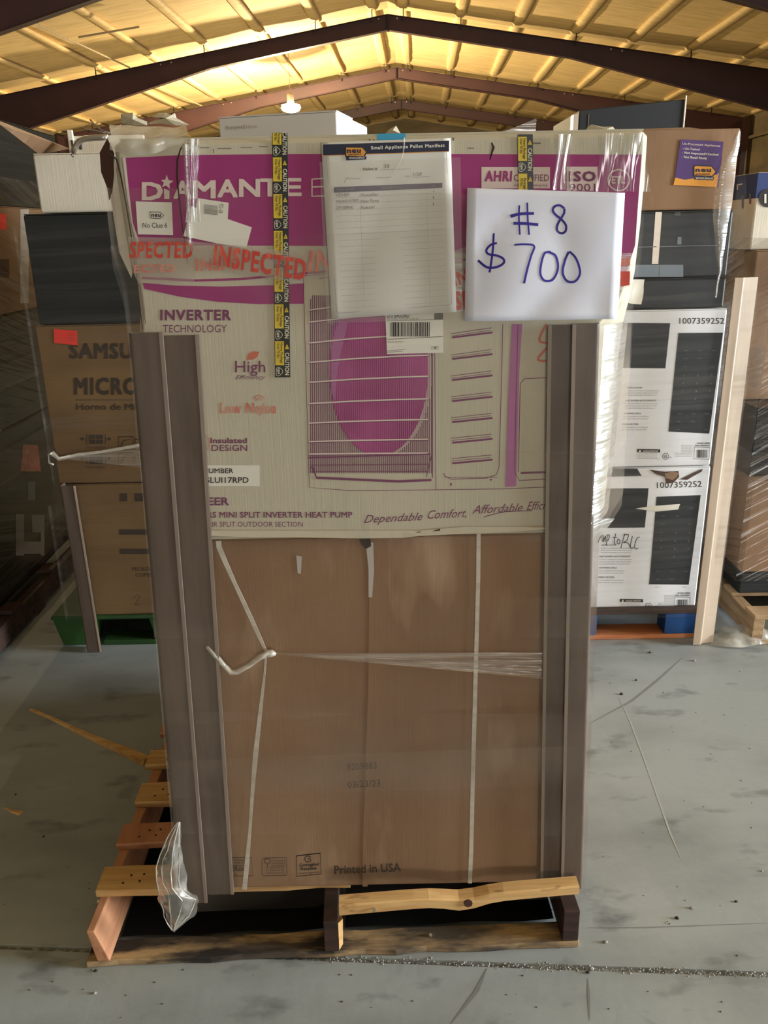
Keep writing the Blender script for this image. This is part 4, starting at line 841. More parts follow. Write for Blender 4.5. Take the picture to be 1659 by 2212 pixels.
# ================================================================== STACK BEHIND ON THE RIGHT
zr = lambda v, u=1400: atY(u, v, YB).z
SR = planeY(YB)
RX0, RX1 = .52, 1.262
def plank_pallet(name, label, x0, x1, y0, y1, blocks=True, deck='wood_g', bottom='orangew', block='bluep', stringer=None, nb=6):
    o = thing(name, label, 'pallet', ((x0+x1)/2, y0, 0)); d = y1-y0
    for i in range(nb):
        ya = y0+(d-.09)*i/(nb-1); MB().box(x0, x1, ya, ya+.09, .112, .13).build('deck_board', M[deck], o, bevel=.002)
    for i in range(3):
        ya = y0+(d-.1)*i/2; MB().box(x0, x1, ya, ya+.1, .001, .02).build('bottom_board', M[bottom], o, bevel=.002)
    if stringer:
        for k in range(3):
            xa = x0+(x1-x0-.045)*k/2; MB().box(xa, xa+.045, y0+.004, y1-.004, .0202, .1118).build('stringer', M[stringer], o, bevel=.002)
    else:
        for k in range(3):
            for i in range(3):
                xa = x0+(x1-x0-.14)*k/2; ya = y0+(d-.1)*i/2; MB().box(xa, xa+.14, ya+.003, ya+.097, .0202, .1118).build('block', M[block], o, bevel=.002)
    return o
plank_pallet('pallet', 'pallet with a blue end block and orange bottom board under the right-hand white cartons', .30, 1.275, 3.02, 3.95, deck='wood_b')  # dark deck wood carries the shade of the gap under the cartons
rw2 = carton('microwave_carton', 'white microwave carton with a torn top and a handwritten note, lowest of the right stack', RX0, RX1, YB, YB+.72, .131, zr(1010), M['bright_card'])
rw1 = carton('microwave_carton', 'white microwave carton with an untorn top, second from the bottom of the right stack', RX0, RX1-.004, YB, YB+.72, zr(1008), zr(670), M['bright_card'])
kb = carton('dark_carton', 'black film covered carton between the white cartons and the printed black one', RX0, 1.245, YB+.01, YB+.70, zr(668), zr(602), M['blacktone'])
ka = carton('dark_carton', 'black printed carton with a silver handle picture under the brown one at right', RX0, 1.240, YB, YB+.70, zr(600), zr(457), M['blacktone'])
kc = carton('brown_carton', 'brown carton with a purple and yellow sticker on top of the right stack', RX0-.02, 1.232, YB-.005, YB+.66, zr(455), zr(281), M['card'], flaps=False)
o = kc; q = atY(1440, 281, YB)
MB().add([(RX0, YB+.1, zr(281)), (1.20, YB+.1, zr(281)), (1.16, YB+.30, zr(281)+.035), (RX0+.2, YB+.30, zr(281)+.030)], [(0, 1, 2, 3)]).build('top_flap', M['card'], o, solid=.004, label='brown flap standing slightly open')
r4 = lambda f: crop(1180, 600, 2.697, f)
def microwave_print(par, dy, first):
    S_ = lambda u, v, k: atY(u, v, YB-k)
    Pm = Print(S_, par, .0008)
    X = lambda x: 1180+x/2.697; Yc = lambda y: 600+y/2.697
    def qd(m, pts, k=None): Pm.poly(m, [(X(x), Yc(y)) for x, y in pts], k)
    def tx(m, b, x, y, h, w_, k=None, **kw): Pm.text(m, b, X(x), Yc(y), h/2.697, w_/2.697, k=k, **kw)
    if first:
        qd('blacktone', [(380, 262), (722, 265), (694, 528), (340, 524)]); qd('blacktone', [(770, 322), (1030, 320), (950, 908), (712, 896)])
        tx('black_ink', '1007359252', 776, 268, 34, 262, bold=.004)
        hx = [(470, 645, 'AUTO COOK'), (462, 720, 'FAST & EVEN AUTO DEFROST'), (452, 795, '10 POWER LEVELS'), (446, 858, 'MESH FILTERS')]
        lean = -.12; bx, by = 530, 998; key = [(x-(y-560)*.135, y) for x, y in ()]
        kx0, ky0, ks = 800, 568, -.105
    else:
        qd('blacktone', [(330, 1108), (530, 1112), (556, 1155), (330, 1160)]); qd('blacktone', [(330, 1228), (596, 1226), (588, 1320), (574, 1455), (300, 1458)]); qd('blacktone', [(643, 1276), (900, 1266), (830, 1788), (599, 1786)])
        qd('label', [(520, 1345), (610, 1330), (780, 1318), (768, 1350), (640, 1362)], .0016)
        tx('black_ink', '1007359252', 645, 1226, 34, 262, ang=-.03, bold=.004)
        hx = [(322, 1562, 'AUTO COOK'), (312, 1628, 'FAST & EVEN AUTO DEFROST'), (310, 1694, '10 POWER LEVELS'), (306, 1749, 'MESH FILTERS')]
        bx, by = 430, 1871; kx0, ky0, ks = 672, 1486, -.085
    for x, y, s_ in hx:
        w_ = {9: 90, 24: 180, 15: 100, 12: 92}[len(s_)]
        tx('grey_ink', s_, x, y, 9, w_, bold=.02)
    for (x, y, s_), nl in zip(hx, (3, 3, 2, 2)):
        for i in range(nl): tx('faint_ink', ['COOKS A DIFFERENT FOOD BEVERAGE', 'AND THE OPTIMAL TIME AND POWER', 'WILL BE DETERMINED AUTOMATICALLY'][i], x-4, y+17+i*13, 6, (190 if nl == 3 else 150)-i*6)
    for r_, row in enumerate(('123', '456', '789', ' 0 ')):
        for c_, ch in enumerate(row):
            if ch != ' ': tx('keytext', ch, kx0+c_*80+r_*46*ks*1.0, ky0+r_*46+6, 11, 11*.6*(.35 if ch == '1' else 1), k=.0014)
    for r_ in (-3, -2, -1, 5, 6, 7):
        for c_ in range(3):
            if (r_+c_) % 4: tx('keytext', 'START', kx0-10+c_*80+r_*46*ks, ky0+r_*46-3, 5, 24, k=.0014)
    if first: pass
    tx('blacktone' if False else 'grey_ink', ' ', bx, by, 5, 5) if False else None
    Pm.outline('grey_ink', [(X(bx), Yc(by)), (X(bx+134), Yc(by+2)), (X(bx+132), Yc(by+58)), (X(bx-3), Yc(by+54))], .5)
    qd('black_ink', [(bx, by), (bx+134, by+2), (bx+134, by+20), (bx-1, by+18)]); qd('label', [(bx+8, by+16), (bx+24, by+16), (bx+16, by+3)], .0014); tx('label', 'WARNING: IMPORTANT', bx+32, by+16, 8, 90, k=.0014, bold=.02)
    for i in range(4): tx('faint_ink', 'READ ALL INSTRUCTIONS BEFORE USE', bx+6, by+29+i*8, 4, 112)
    cx_, cy_ = bx+166, by+42
    Pm.stroke('black_ink', [(X(cx_+18*math.cos(t)), Yc(cy_+18*math.sin(t))) for t in [i*math.pi/4 for i in range(8)]], 1.0, closed=True); tx('black_ink', 'UL', cx_-10, cy_+8, 16, 20, bold=.02); tx('black_ink', 'US', cx_+22, cy_+10, 7, 12)
    for i in range(8): tx('faint_ink', 'MADE IN CHINA FOR HOME USE', bx+(258 if i < 5 else 222), by-18+i*9, 5, 62 if i < 5 else 96)
    ux = bx+ (334 if first else 320)
    Pm.outline('black_ink', [(X(ux), Yc(by-12)), (X(ux+90), Yc(by-10)), (X(ux+86), Yc(by+60)), (X(ux-4), Yc(by+56))], 1.0); barcode(Pm, 'black_ink', X(ux+12), Yc(by+4), X(ux+76), Yc(by+50), 22); tx('black_ink', 'SCAN HERE', ux+16, by-30, 8, 74, bold=.02); tx('black_ink', 'FOR CHECKOUT', ux+4, by-17, 8, 88, bold=.02)
    if not first:
        W = lambda pts, wd=1.6: Pm.stroke('black_ink', [(X(x), Yc(y)) for x, y in pts], wd, .0022)
        W([(300, 1500), (318, 1480), (322, 1490), (300, 1545)]); W([(318, 1520), (332, 1500), (330, 1540), (345, 1505), (343, 1540)]); W([(356, 1500), (350, 1560)]); W([(354, 1500), (368, 1500), (362, 1528), (352, 1530)])
        W([(405, 1490), (395, 1545), (405, 1552)]); W([(388, 1515), (415, 1512)]); W([(420, 1520), (412, 1540), (422, 1552), (430, 1535), (420, 1520)])
        W([(458, 1490), (445, 1535), (435, 1575)]); W([(455, 1500), (478, 1496), (470, 1530), (450, 1542), (475, 1545), (492, 1575)]); W([(502, 1505), (490, 1570), (512, 1572)]); W([(545, 1510), (528, 1520), (515, 1560), (520, 1580), (536, 1575)])
        # torn patch of top edge
        Pm.poly('browndark', [(X(x), Yc(y)) for x, y in ((600, 1118), (690, 1130), (770, 1126), (775, 1160), (740, 1195), (700, 1200), (690, 1160), (640, 1145))], .0024); Pm.poly('card', [(X(x), Yc(y)) for x, y in ((690, 1140), (740, 1128), (772, 1138), (760, 1160), (735, 1180), (695, 1165))], .0030); Pm.poly('browndark', [(X(x), Yc(y)) for x, y in ((780, 1175), (850, 1140), (912, 1112), (905, 1130), (850, 1160), (820, 1178))], .0024)
    Pm.done('printed_ink')
microwave_print(rw1, 0, True); microwave_print(rw2, 0, False)
P = Print(planeY(YB), ka, .0008)
P.poly('galv', [(1416, 458), (1430, 458), (1422, 570), (1408, 570)]); P.poly('pad', [(1370, 572), (1476, 572), (1476, 598), (1368, 598)]); P.line('grey_ink', [(1426, 572), (1424, 598)], 1.2, .0012); P.poly('pad', [(1464, 512), (1472, 512), (1472, 528), (1463, 528)]); P.text('keytext', 'GE', 1458, 465, 6, 12, bold=.02)
P.line('keytext', [(1370, 534), (1550, 530)], 1.5); P.done('printed_ink')
st = sticker('sticker', M['violet'], [(1470, 301), (1563, 306), (1552, 404), (1456, 398)], kc, planeY(YB-.005), k=.003, label='purple and yellow sticker listing un-processed appliances')
P = Print(planeY(YB-.005), st, .0038); k7 = lambda x, y: (1440+x/7.575, 280+y/7.575)
P.poly('orange', [k7(140, 785), k7(205, 800), k7(300, 820), k7(850, 730), k7(820, 940), k7(112, 905)])
for s_, x, y, h_, w_, m_ in (('Un-Processed Appliances', 258, 245, 34, 620, 'inkbox'), ('- Un-Tested', 262, 325, 34, 275, 'label'), ('- Not Inspected/Checked', 252, 392, 36, 595, 'label'), ('- Not Retail Ready', 245, 462, 36, 415, 'label')):
    u, v = k7(x, y); P.text(m_, s_, u, v, h_/7.575, w_/7.575, ang=.06, bold=.02, k=.0044)
P.poly('navy', [k7(440, 600), k7(470, 578), k7(735, 590), k7(825, 690), k7(750, 775), k7(440, 760)], .0044); P.poly('orange', [k7(456, 610), k7(475, 595), k7(730, 606), k7(800, 690), k7(742, 757), k7(456, 745)], .0050)
u, v = k7(478, 690); P.text('navy', 'neu', u, v, 66/7.575, 245/7.575, bold=.07, k=.0056); u, v = k7(470, 742); P.text('navy', 'APPLIANCE', u, v, 26/7.575, 240/7.575, bold=.02, k=.0056)
P.poly('navy', [k7(460, 772), k7(775, 772), k7(765, 830), k7(455, 815)], .0050); u, v = k7(474, 806); P.text('label', 'WHOLESALE', u, v, 28/7.575, 280/7.575, bold=.04, k=.0056, ang=.02)
P.done('sticker_print')
vboard((1.266, 2.955, .004), (1.268, 2.955, 1.425), .036, .022, .005, M['board_l'], 'edge_protector', 'tall cream cardboard edge board at the right corner of the white cartons', sx=1, rim='board_l', splay=.054)
sfr = thing('stretch_film', 'clear stretch film wound round the white microwave cartons at right', 'stretch film', (.9, YB, .12))
pr_ = [(.50, YB-.082), (1.322, YB-.082), (1.328, YB+.76), (.50, YB+.76)]
for i, (z0, z1, tl) in enumerate(((.10, .52, .02), (.40, .80, -.02), (.66, 1.06, .02), (.98, 1.40, -.015))): film_ring('film_layer', [(x, y+(-.002*i if y < 3.5 else .002*i)) for x, y in pr_], z0, z1, FILM['back'], sfr, tl, nz=6, seed=i+10)
pr2 = [(.50, YB-.02), (1.25, YB-.02), (1.256, YB+.76), (.50, YB+.76)]
film_ring('film_layer', pr2, 1.38, zr(457), FILM['back'], sfr, 0, nz=6, seed=15)
# bright crumpled film down the right edge of the upper cartons, wrapping back to the next stack
MB().grid(lambda s, t: wob(atY(1600-(1600-1548)*(t**1.1)-(34-22*abs(t-.25))*s*(.3+math.sin(math.pi*min(t*1.2, 1))**.8), 284+360*t, YB-.024-.01*math.sin(3*s)), .004, 22), 8, 40).build('film_edge', FILM['edge'], sfr, smooth=True)
MB().grid(lambda s, t: wob(Vector((1.250+.06*s*(.35+.65*t), YB+.02, zr(330)-(zr(330)-zr(600))*t)), .003, 18), 10, 40).build('film_web', FILM['back'], sfr, smooth=True)
tag(MB().grid(lambda s, t: wob(atY(1350+(1394-1350)*s-8*t, 606+50*t-(1-s)*4, YB-.10), .010, 16), 8, 8).build('paper_scrap', M['label'], None, smooth=True), 'torn white paper scrap sticking out beside the price sheet', 'packing scrap')
# ================================================================== STACK BEHIND ON THE LEFT
zl = lambda v, u=150: atY(u, v, YB).z
pg = thing('pallet', 'green plastic pallet under the tan microwave carton stack', 'pallet', (-.85, 3.04, 0))
MB().box(-1.365, -.40, 3.04, 4.0, .125, .142).build('deck', M['green'], pg, bevel=.006)
for k in range(3):
    for i in range(3): x = -1.36+.39*k; y = 3.045+.40*i; MB().loft([[(x+.02, y+.02, .0), (x+.15, y+.02, .0), (x+.15, y+.13, .0), (x+.02, y+.13, .0)], [(x, y, .1248), (x+.17, y, .1248), (x+.17, y+.15, .1248), (x, y+.15, .1248)]]).build('foot', M['green'], pg, bevel=.006)
for i in range(3): y = 3.06+.40*i; MB().box(-1.17, -.42, y, y+.09, .0, .022).build('runner', M['green'], pg, bevel=.003)
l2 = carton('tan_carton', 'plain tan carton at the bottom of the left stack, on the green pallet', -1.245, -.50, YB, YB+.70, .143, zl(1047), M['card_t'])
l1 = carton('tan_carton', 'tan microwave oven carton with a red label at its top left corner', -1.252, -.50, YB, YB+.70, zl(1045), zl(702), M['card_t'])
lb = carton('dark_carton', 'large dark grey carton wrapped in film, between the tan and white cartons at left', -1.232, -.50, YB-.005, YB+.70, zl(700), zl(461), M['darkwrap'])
lw = carton('white_carton', 'plain cream white carton on top of the left stack', -1.178, -.50, YB+.02, YB+.60, zl(459), zl(329), M['grey_card'])
P = Print(planeY(YB), l1, .0008); X = lambda x: x/2.91; Yc = lambda y: 660+y/2.91
tx = lambda m, b, x, y, h, w_, **kw: P.text(m, b, X(x), Yc(y), h/2.91, w_/2.91, **kw)
tx('brown_ink', 'SAMSUNG', 440, 330, 90, 590, bold=.05); tx('brown_ink', 'MICROWAVE OVEN', 470, 556, 98, 1160, bold=.05); P.line('brown_ink', [(X(472), Yc(593)), (X(900), Yc(594))], 1.5); tx('brown_ink', 'Horno de Microondas', 480, 655, 38, 640, bold=.02)
for dy in (0, 125):
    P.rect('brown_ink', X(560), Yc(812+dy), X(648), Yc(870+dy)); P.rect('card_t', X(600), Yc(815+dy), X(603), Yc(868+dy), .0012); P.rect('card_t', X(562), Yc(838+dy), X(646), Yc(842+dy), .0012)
    P.line('brown_ink', [(X(545), Yc(806+dy)), (X(545), Yc(872+dy))], 1.6); P.line('brown_ink', [(X(662), Yc(806+dy)), (X(662), Yc(872+dy))], 1.6)
    P.poly('brown_ink', [(X(502), Yc(838+dy)), (X(516), Yc(826+dy)), (X(532), Yc(838+dy)), (X(516), Yc(850+dy))]); P.poly('brown_ink', [(X(672), Yc(838+dy)), (X(686), Yc(826+dy)), (X(700), Yc(838+dy)), (X(686), Yc(850+dy))])
    tx('brown_ink', 'Max 600lbs', 545, 898+dy, 14, 115); P.outline('brown_ink', [(X(745), Yc(825+dy*.8)), (X(838), Yc(825+dy*.8)), (X(838), Yc(905+dy*.8)), (X(745), Yc(905+dy*.8))], 1.8); P.stroke('brown_ink', [(X(760), Yc(890+dy*.8)), (X(780), Yc(850+dy*.8)), (X(822), Yc(842+dy*.8))], 2); P.outline('brown_ink', [(X(850), Yc(840+dy*.8)), (X(930), Yc(840+dy*.8)), (X(930), Yc(905+dy*.8)), (X(850), Yc(905+dy*.8))], 1.8)
P.done('printed_ink')
rl = sticker('label', M['redlabel'], [(X(338), Yc(148)), (X(484), Yc(160)), (X(488), Yc(250)), (X(340), Yc(236))], l1, planeY(YB), .0024, 'bright red label'); P = Print(planeY(YB), rl, .0032)
for i in range(4): P.line('red', [(X(430), Yc(172+i*14)), (X(474), Yc(175+i*14))], 1.6)
P.done('label_print')
P = Print(planeY(YB), l2, .0008)
P.rect('brown_ink', X(750), Yc(1406), X(980), Yc(1440)); P.rect('brown_ink', X(755), Yc(1528), X(980), Yc(1562)); P.text('brown_ink', 'MICROWAVE OVEN', X(832), Yc(1668), 8, 100); P.text('brown_ink', 'COMBINATION', X(852), Yc(1704), 8, 84); P.rect('brown_ink', X(755), Yc(1180), X(800), Yc(1230)); P.rect('brown_ink', X(850), Yc(1180), X(900), Yc(1230))
P.stroke('brown_ink', [(X(835), Yc(1845)), (X(860), Yc(1822)), (X(882), Yc(1830)), (X(850), Yc(1880)), (X(880), Yc(1875))], .8); P.done('printed_ink')
pb = atY(182, 1366, 3.0)
vboard((pb.x, 2.995, max(.004, .004)), (atY(128, 1050, 2.995).x, 2.995, atY(128, 1050, 2.995).z), .060, .05, .004, M['board'], 'edge_protector', 'short grey edge board leaning at the lower left of the tan cartons', sx=-1, rim='board_l')
sfl = thing('stretch_film', 'clear stretch film wound round the tan and dark cartons at left', 'stretch film', (-.87, YB, .15))
plf = [(-1.266, YB-.02), (-.49, YB-.02), (-.49, YB+.72), (-1.266, YB+.72)]
for i, (z0, z1, tl) in enumerate(((.62, 1.02, .02), (.90, 1.32, -.02), (1.22, 1.66, .015))): film_ring('film_layer', [(x, y-.002*i) for x, y in plf], z0, z1, FILM['back'], sfl, tl, nz=6, seed=i+20)
plg = [(-1.275, YB-.075), (-.49, YB-.075), (-.49, YB+.74), (-1.275, YB+.74)]
film_ring('film_layer', plg, .18, .66, FILM['back'], sfl, .02, nz=6, seed=27)
rp = [(104, 990), (112, 978), (128, 992), (170, 982), (220, 976), (300, 962), (400, 950)]
fo = thing('twisted_film', 'pale twisted rope of film drawn across the tan microwave carton', 'stretch film', tuple(atY(110, 990, YB-.05)))
MB().tube([atY(u, v, YB-.035) for u, v in rp[1:]], [.010, .008, .007, .006, .007, .007], 7).build('tail', FILM['rope'], fo, smooth=True)
MB().tube([atY(u, v, YB-.045) for u, v in ((112, 978), (104, 984), (106, 1000), (116, 1004))], .004, 6).build('loop', FILM['rope'], fo, smooth=True)
MB().grid(lambda s, t: atY(125+200*s, 990-30*s+(52*s)*t, YB-.03), 20, 6).build('fan', FILM['fan'], fo, smooth=True)
# white shelf rail and bent tube on top
sh = thing('shelf_rail', 'white slotted metal shelf lying on the cream white carton', 'shelf', tuple(atY(190, 328, YB+.25)))
A1, A2 = atY(152, 326, YB+.25), atY(250, 292, YB+.25); zb_ = zl(329)+.001
MB().box(A1.x, A2.x+.1, YB+.25, YB+.27, zb_, A2.z).build('rail', M['grey_card'], sh, bevel=.002)
MB().box(A1.x, A1.x+.02, YB+.238, YB+.2495, zb_, A2.z+.02).build('end_post', M['label'], sh, bevel=.003)
for u in (157, 173): MB().box(atY(u-2, 300, YB+.249).x, atY(u+2, 300, YB+.249).x, YB+.235, YB+.2375 if u == 157 else YB+.2499, zb_+.03, A2.z-.015).build('slot', M['black_ink'], sh)
tag(MB().tube([atY(u, v, YB-.02) for u, v in ((157, 331), (162, 318), (170, 306), (182, 300), (200, 298), (220, 297), (232, 296))], .010, 8).build('bent_tube', M['galv'], None, smooth=True), 'bent grey metal tube arching over the cream white carton', 'pipe')
tag(MB().tube([atY(u, v, YB-.02) for u, v in ((157, 331), (153, 335), (156, 339), (161, 336))], .002, 6).build('wire_ring', M['galv'], None, smooth=True), 'small wire ring hanging at the end of the bent tube', 'ring')
# ================================================================== FAR LEFT STACK
FX = -1.62; FY0, FY1 = 2.25, 4.6
def sidez(u, v): return atX(u, v, FX)
zf = lambda v: atX(60, v, FX).z if True else 0
plank_pallet('pallet', 'dark reddish wooden pallet at the far left edge', FX-.95, FX+.06, FY0, 4.55, deck='wood_b', bottom='wood_b', stringer='wood_b')
zs = [.131, zf(1010), zf(900), zf(668), zf(448), zf(275)]
print('farleft zs', [round(z, 3) for z in zs])
fc = [carton('dark_carton', 'black wrapped carton low in the far left stack, with pale labels', FX-.85, FX, FY0+.05, FY1-.05, zs[0], zs[2]-.002, M['blackwrap']),
      carton('dark_carton', 'glossy black wrapped carton in the middle of the far left stack', FX-.85, FX, FY0+.05, FY1-.05, zs[2], zs[3]-.002, M['blackwrap']),
      carton('brown_carton', 'brown carton with a red label in the far left stack', FX-.85, FX, FY0+.05, FY1-.05, zs[3], zs[4]-.002, M['card_d']),
      carton('dark_carton', 'dark grey carton topping the far left stack', FX-.85, FX, FY0+.05, FY1-.05, zs[4], zs[5]-.002, M['darkwrap'])]
SX = lambda u, v, k: atX(u, v, FX+k)
P = Print(SX, fc[2], .001); P.rect('redlabel', -4, 462, 14, 496); P.rect('taupe', 44, 452, 62, 655); P.rect('browndark', 0, 560, 20, 600); P.done('side_print')
P = Print(SX, fc[0], .001); P.poly('redfade', [(50, 960), (82, 961), (88, 1018), (44, 1018)]); P.rect('faint_ink', 34, 1110, 52, 1200); P.poly('faint_ink', [(68, 1112), (96, 1112), (96, 1200), (88, 1200), (88, 1150), (70, 1150)]); P.rect('faint_ink', 50, 1170, 90, 1196); P.rect('pad', 60, 1040, 76, 1080); P.done('side_print')
flp = thing('loose_flap', 'tan cardboard flap jutting out above the far left stack, lit by the lamp', 'cardboard', tuple(atY(60, 330, 2.9)))
MB().add([atY(-30, 250, 2.75), atY(150, 321, 3.55), atY(84, 334, 3.3), atY(0, 270, 2.75)], [(0, 1, 2, 3)]).build('sheet', M['card'], flp, solid=.004)
sff = thing('stretch_film', 'streaky stretch film wound round the far left stack', 'stretch film', (FX, FY0, .3))
for i, (z0, z1, tl) in enumerate(((.30, .75, .0), (.62, 1.1, .0), (1.0, 1.45, 0), (1.35, 1.85, 0))):
    b = MB(); b.grid(lambda s, t: Vector((FX+.014+.003*i+.004*noise.noise(Vector((s*9, t*6, i))), FY0+(FY1-FY0)*s, z0+(z1-z0)*t)), 24, 10); b.build('film_layer', FILM['streak'], sff, smooth=True)
# ================================================================== FAR RIGHT STACK
GX = 1.462
plank_pallet('pallet', 'wooden pallet with pale end grain at the far right edge', GX, GX+1.0, 2.95, 4.15, deck='wood_g', bottom='wood_g', stringer='wood_g')
zg = lambda v: atY(1640, v, 3.4).z
g0 = [carton('dark_carton', 'dark carton wrapped in crossed film, lowest of the far right stack', GX+.02, GX+.90, 3.16, 4.05, .131, zg(1190), M['darkwrap']),
      carton('brown_carton', 'brown carton low in the far right stack, above the dark lowest one', GX+.02, GX+.90, 3.16, 4.05, zg(1189), zg(1000), M['card_d']),
      carton('dark_carton', 'black carton in the middle of the far right stack', GX+.02, GX+.90, 3.20, 4.05, zg(999), zg(860), M['blackwrap']),
      carton('brown_carton', 'brown carton in the far right stack, under the white and blue one', GX+.01, GX+.90, 3.36, 4.05, zg(859), zg(540), M['card_d']),
      carton('white_carton', 'white carton with a blue top band and round number one badge, far right', GX, GX+.88, 3.40, 4.05, zg(539), zg(372), M['grey_card'])]
z_t, z_b = zg(372), zg(410)
b = MB(); b.hexa([(GX-.001, 3.399, z_b-.03), (GX+.88, 3.399, z_b), (GX+.88, 4.0, z_b), (GX-.001, 4.0, z_b-.03), (GX-.001, 3.399, z_t-.002), (GX+.88, 3.399, z_t-.002), (GX+.88, 4.0, z_t-.002), (GX-.001, 4.0, z_t-.002)]); b.build('blue_band', M['bluebox'], g0[4])
P = Print(planeY(3.399), g0[4], .002)
P.poly('black_ink', [(1659+ -0+20*math.cos(t), 428+20*math.sin(t)*1.0) for t in [i*math.pi/10 for i in range(20)]]); P.text('label', '1', 1652, 438, 18, bold=.05, k=.003); P.done('printed_ink')
P = Print(lambda u, v, k: atX(u, v, GX-k), g0[4], .002); P.line('label', [(1593, 398), (1593, 410)], 3); P.line('label', [(1593, 400), (1604, 397)], 2.5); P.rect('grey_ink', 1602, 422, 1606, 450); P.rect('grey_ink', 1618, 418, 1622, 440); P.done('printed_ink')
sfg = thing('stretch_film', 'stretch film crossing diagonally over the far right stack', 'stretch film', (GX, 3.3, .3))
for i, (z0, z1) in enumerate(((.20, .75), (.60, 1.15), (1.0, 1.55))):
    yy = 3.13-.004*i
    MB().grid(lambda s, t: Vector((GX-.012-.003*i+.004*noise.noise(Vector((s*9, t*6, i))), yy+.95*s, z0+(z1-z0)*t)), 20, 10).build('film_layer', FILM['streak'], sfg, smooth=True)
    MB().grid(lambda s, t: Vector((GX-.012+.9*s, yy, z0+(z1-z0)*t)), 10, 10).build('film_layer', FILM['streak'], sfg, smooth=True)
# crumpled film on the floor beside it
def ff(s, t):
    a_ = atZ(1536+(1700-1536)*s, 1396+6*math.sin(s*5), 0); p = a_+Vector((0, .16*t*(.4+.6*math.sin(math.pi*min(1, s*1.4))), .006+.055*math.sin(math.pi*t)*(.5+.5*math.sin(s*3)))); q = wob(p, .018*math.sin(math.pi*t)+.003, 18); q.z = max(q.z, .002); return q
tag(MB().grid(ff, 40, 14).build('film_scrap', FILM['bag'], None, smooth=True), 'crumpled clear film lying on the floor by the far right pallet', 'stretch film')
# ================================================================== TALL BLACK CARTON BEHIND
YT = 4.6; ta, tb = atY(1252, 238, YT), atY(1480, 214, YT)
bt = thing('tall_black_carton', 'tall black carton rising behind the brown carton at the upper right', 'carton', ((ta.x+tb.x)/2, YT, 0))
x0_, x1_ = ta.x, tb.x
M['tall'] = mat('tall_black', (20, 22, 22), .6)
MB().loft([[(x0_, YT, z), (x1_, YT, z), (x1_, YT+.66, z), (x0_, YT+.66, z)] for z in (.0, 1.0)]+[[(x0_, YT, ta.z), (x1_, YT, tb.z), (x1_, YT+.66, tb.z), (x0_, YT+.66, ta.z)]]).build('body', M['tall'], bt, bevel=.004)
MB().box(x0_-.030, x0_-.004, YT-.004, YT+.06, .0, ta.z-.02).build('corner_post', M['board_l'], bt, label='pale corner post')
MB().box(x0_+.045, x0_+.05, YT-.003, YT, .2, ta.z-.02).build('strap', M['board'], bt)
MB().tube([(x1_+.002, YT-.004, .1), (x1_+.002, YT-.004, tb.z+.015)], .005, 6).build('corner_trim', M['strap'], bt)
# ================================================================== FLOOR LITTER
def stick(u0, v0, u1, v1, w0, w1, h, label, m='wood', name='wood_splinter'):
    a_, b_ = atZ(u0, v0, 0), atZ(u1, v1, 0); d = (b_-a_).normalized(); nn = Vector((-d.y, d.x, 0)); r = []
    for i in range(15):
        k = i/14; p = a_.lerp(b_, k)+nn*.002*math.sin(k*9); w_ = (w0+(w1-w0)*k**2)/2; hh = h*(.35+.65*k); w_ *= 1+.12*math.sin(k*31)
        r.append([p-nn*w_, p+nn*w_, p+nn*w_*.8+Vector((0, 0, hh)), p-nn*w_*.7+Vector((0, 0, hh*.9))])
    return tag(MB().loft(r).build(name, M[m], None, bevel=.001), label, 'wood scrap')
stick(66, 1534, 318, 1650, .010, .036, .020, 'long pale wood splinter lying on the dark floor at left')
stick(8, 1746, 44, 1759, .006, .020, .006, 'short wood chip on the floor near the left edge')
def pebble(u, v, r, m='rubble', seed=0):
    p = atZ(u, v, 0); b = MB(); n = 7; rr = random.Random(seed); r *= .55
    rings = [[(p.x+r*k*(1+rr.uniform(-.3, .3))*math.cos(a), p.y+r*k*math.sin(a)*(.8+rr.uniform(-.2, .2)), .0006+h*r) for a in [i*2*math.pi/n for i in range(n)]] for k, h in ((1, 0), (.9, .5), (.4, .9))]
    return b.loft(rings).build('concrete_crumb', M[m], None)
spots = [(1278, 2094, .010, 'rubble', 'white concrete crumb on the sawn joint right of the pallet'), (1270, 2101, .009, 'crumb_d', 'dark concrete crumb on the sawn joint beside the white one'), (205, 2146, .008, 'rubble', 'pale crumb on the floor in front of the pallet at lower left'), (1342, 1500, .012, 'crumb_d', 'dark crumb by the faint line on the floor at right'), (1404, 1410, .010, 'crumb_d', 'dark crumb in front of the right stack'), (1500, 1428, .011, 'rubble', 'pale crumb in front of the cream edge board'), (1374, 1470, .009, 'crumb_d', 'dark crumb midway between two others on the right floor'),
         (1462, 1984, .010, 'crumb_d', 'dark crumb right of the pallet corner'), (1494, 1962, .009, 'rubble', 'pale crumb right of the dark one beyond the pallet corner'), (1308, 2036, .010, 'rubble', 'pale crumb beside the right front corner of the pallet'), (1590, 1948, .007, 'crumb_d', 'dark crumb near the right edge of the floor'), (94, 1808, .007, 'crumb_d', 'dark crumb on the shaded floor at left'), (34, 1717, .006, 'crumb_d', 'tiny dark crumb beside the short wood chip'), (207, 2098, .008, 'crumb_d', 'dark crumb under the left end of the bottom board'), (1646, 1882, .006, 'rubble', 'pale chip at the right edge of the floor')]
for i, (u, v, r, m_, lb_) in enumerate(spots): tag(pebble(u, v, r, m_, i), lb_, 'debris')
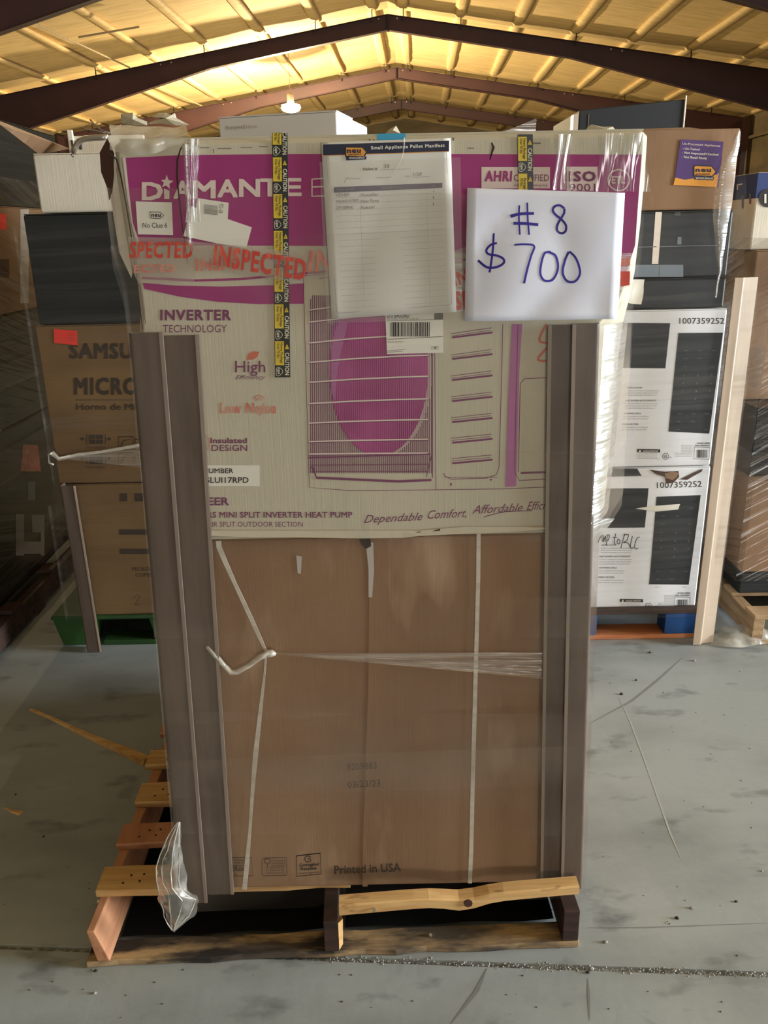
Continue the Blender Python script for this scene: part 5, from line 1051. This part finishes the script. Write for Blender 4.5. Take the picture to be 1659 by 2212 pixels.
def mark(name, pts, wd, m, h=.0006):
    b = MB(); L1, R1 = [], []
    for i, (u, v) in enumerate(pts):
        p = atZ(u, v, h); q = atZ(*pts[min(i+1, len(pts)-1)], h); o_ = atZ(*pts[max(i-1, 0)], h); d = (q-o_).normalized(); nn = Vector((-d.y, d.x, 0))*wd*(1 if 0 < i < len(pts)-1 else .2); L1.append(p+nn); R1.append(p-nn)
    n = len(pts); b.add(L1+R1, [(i+1, i, n+i, n+i+1) for i in range(n-1)]); return b.build(name, m, floor)
M['chalk'] = mat('pale_scuff', (170, 174, 172), .6); M['scuff'] = mat('dark_scuff', (128, 130, 128), .6)
mark('scratch_mark', [(1336, 1505), (1362, 1560), (1392, 1640), (1420, 1720), (1448, 1800), (1474, 1860)], .0025, M['chalk'])
mark('scuff_mark', [(1270, 2112), (1272, 2150), (1274, 2205)], .003, M['scuff']); mark('scuff_mark', [(1052, 2092), (1030, 2140), (975, 2211)], .005, M['scuff'])
mark('scuff_mark', [(1270, 2004), (1400, 2003), (1655, 1994)], .0018, M['scuff']); mark('scuff_mark', [(1475, 1420), (1420, 1470), (1365, 1514), (1275, 1562)], .004, M['scuff'])
b = MB(); rr = random.Random(5)
for i in range(420):
    s = rr.uniform(-.10, 1.05) if i < 330 else rr.uniform(-.1, .9); p = jm+jd*s+jn*rr.gauss(0, .0045); r = rr.uniform(.001, .0032)
    k = len(b.v); b.v += [p+Vector((r*math.cos(a)*rr.uniform(.7, 1.3), r*math.sin(a), .0003)) for a in (0, 1.6, 3.1, 4.7)]+[p+Vector((0, 0, r*1.1))]; b.f += [(k, k+1, k+4), (k+1, k+2, k+4), (k+2, k+3, k+4), (k+3, k, k+4)]
o = b.build('joint_grit', M['rubble'], floor); o['kind'] = 'stuff'
b = MB()
for i in range(160):
    u, v = rr.uniform(0, 1659), rr.uniform(1420, 2200); p = atZ(u, v, 0); r = rr.uniform(.0008, .0026)
    k = len(b.v); b.v += [p+Vector((r*math.cos(a), r*math.sin(a), .0003)) for a in (0, 1.6, 3.1, 4.7)]+[p+Vector((0, 0, r))]; b.f += [(k, k+1, k+4), (k+1, k+2, k+4), (k+2, k+3, k+4), (k+3, k, k+4)]
o = tag(b.build('floor_grit', M['crumb_d'], floor), None, None, kind='stuff')
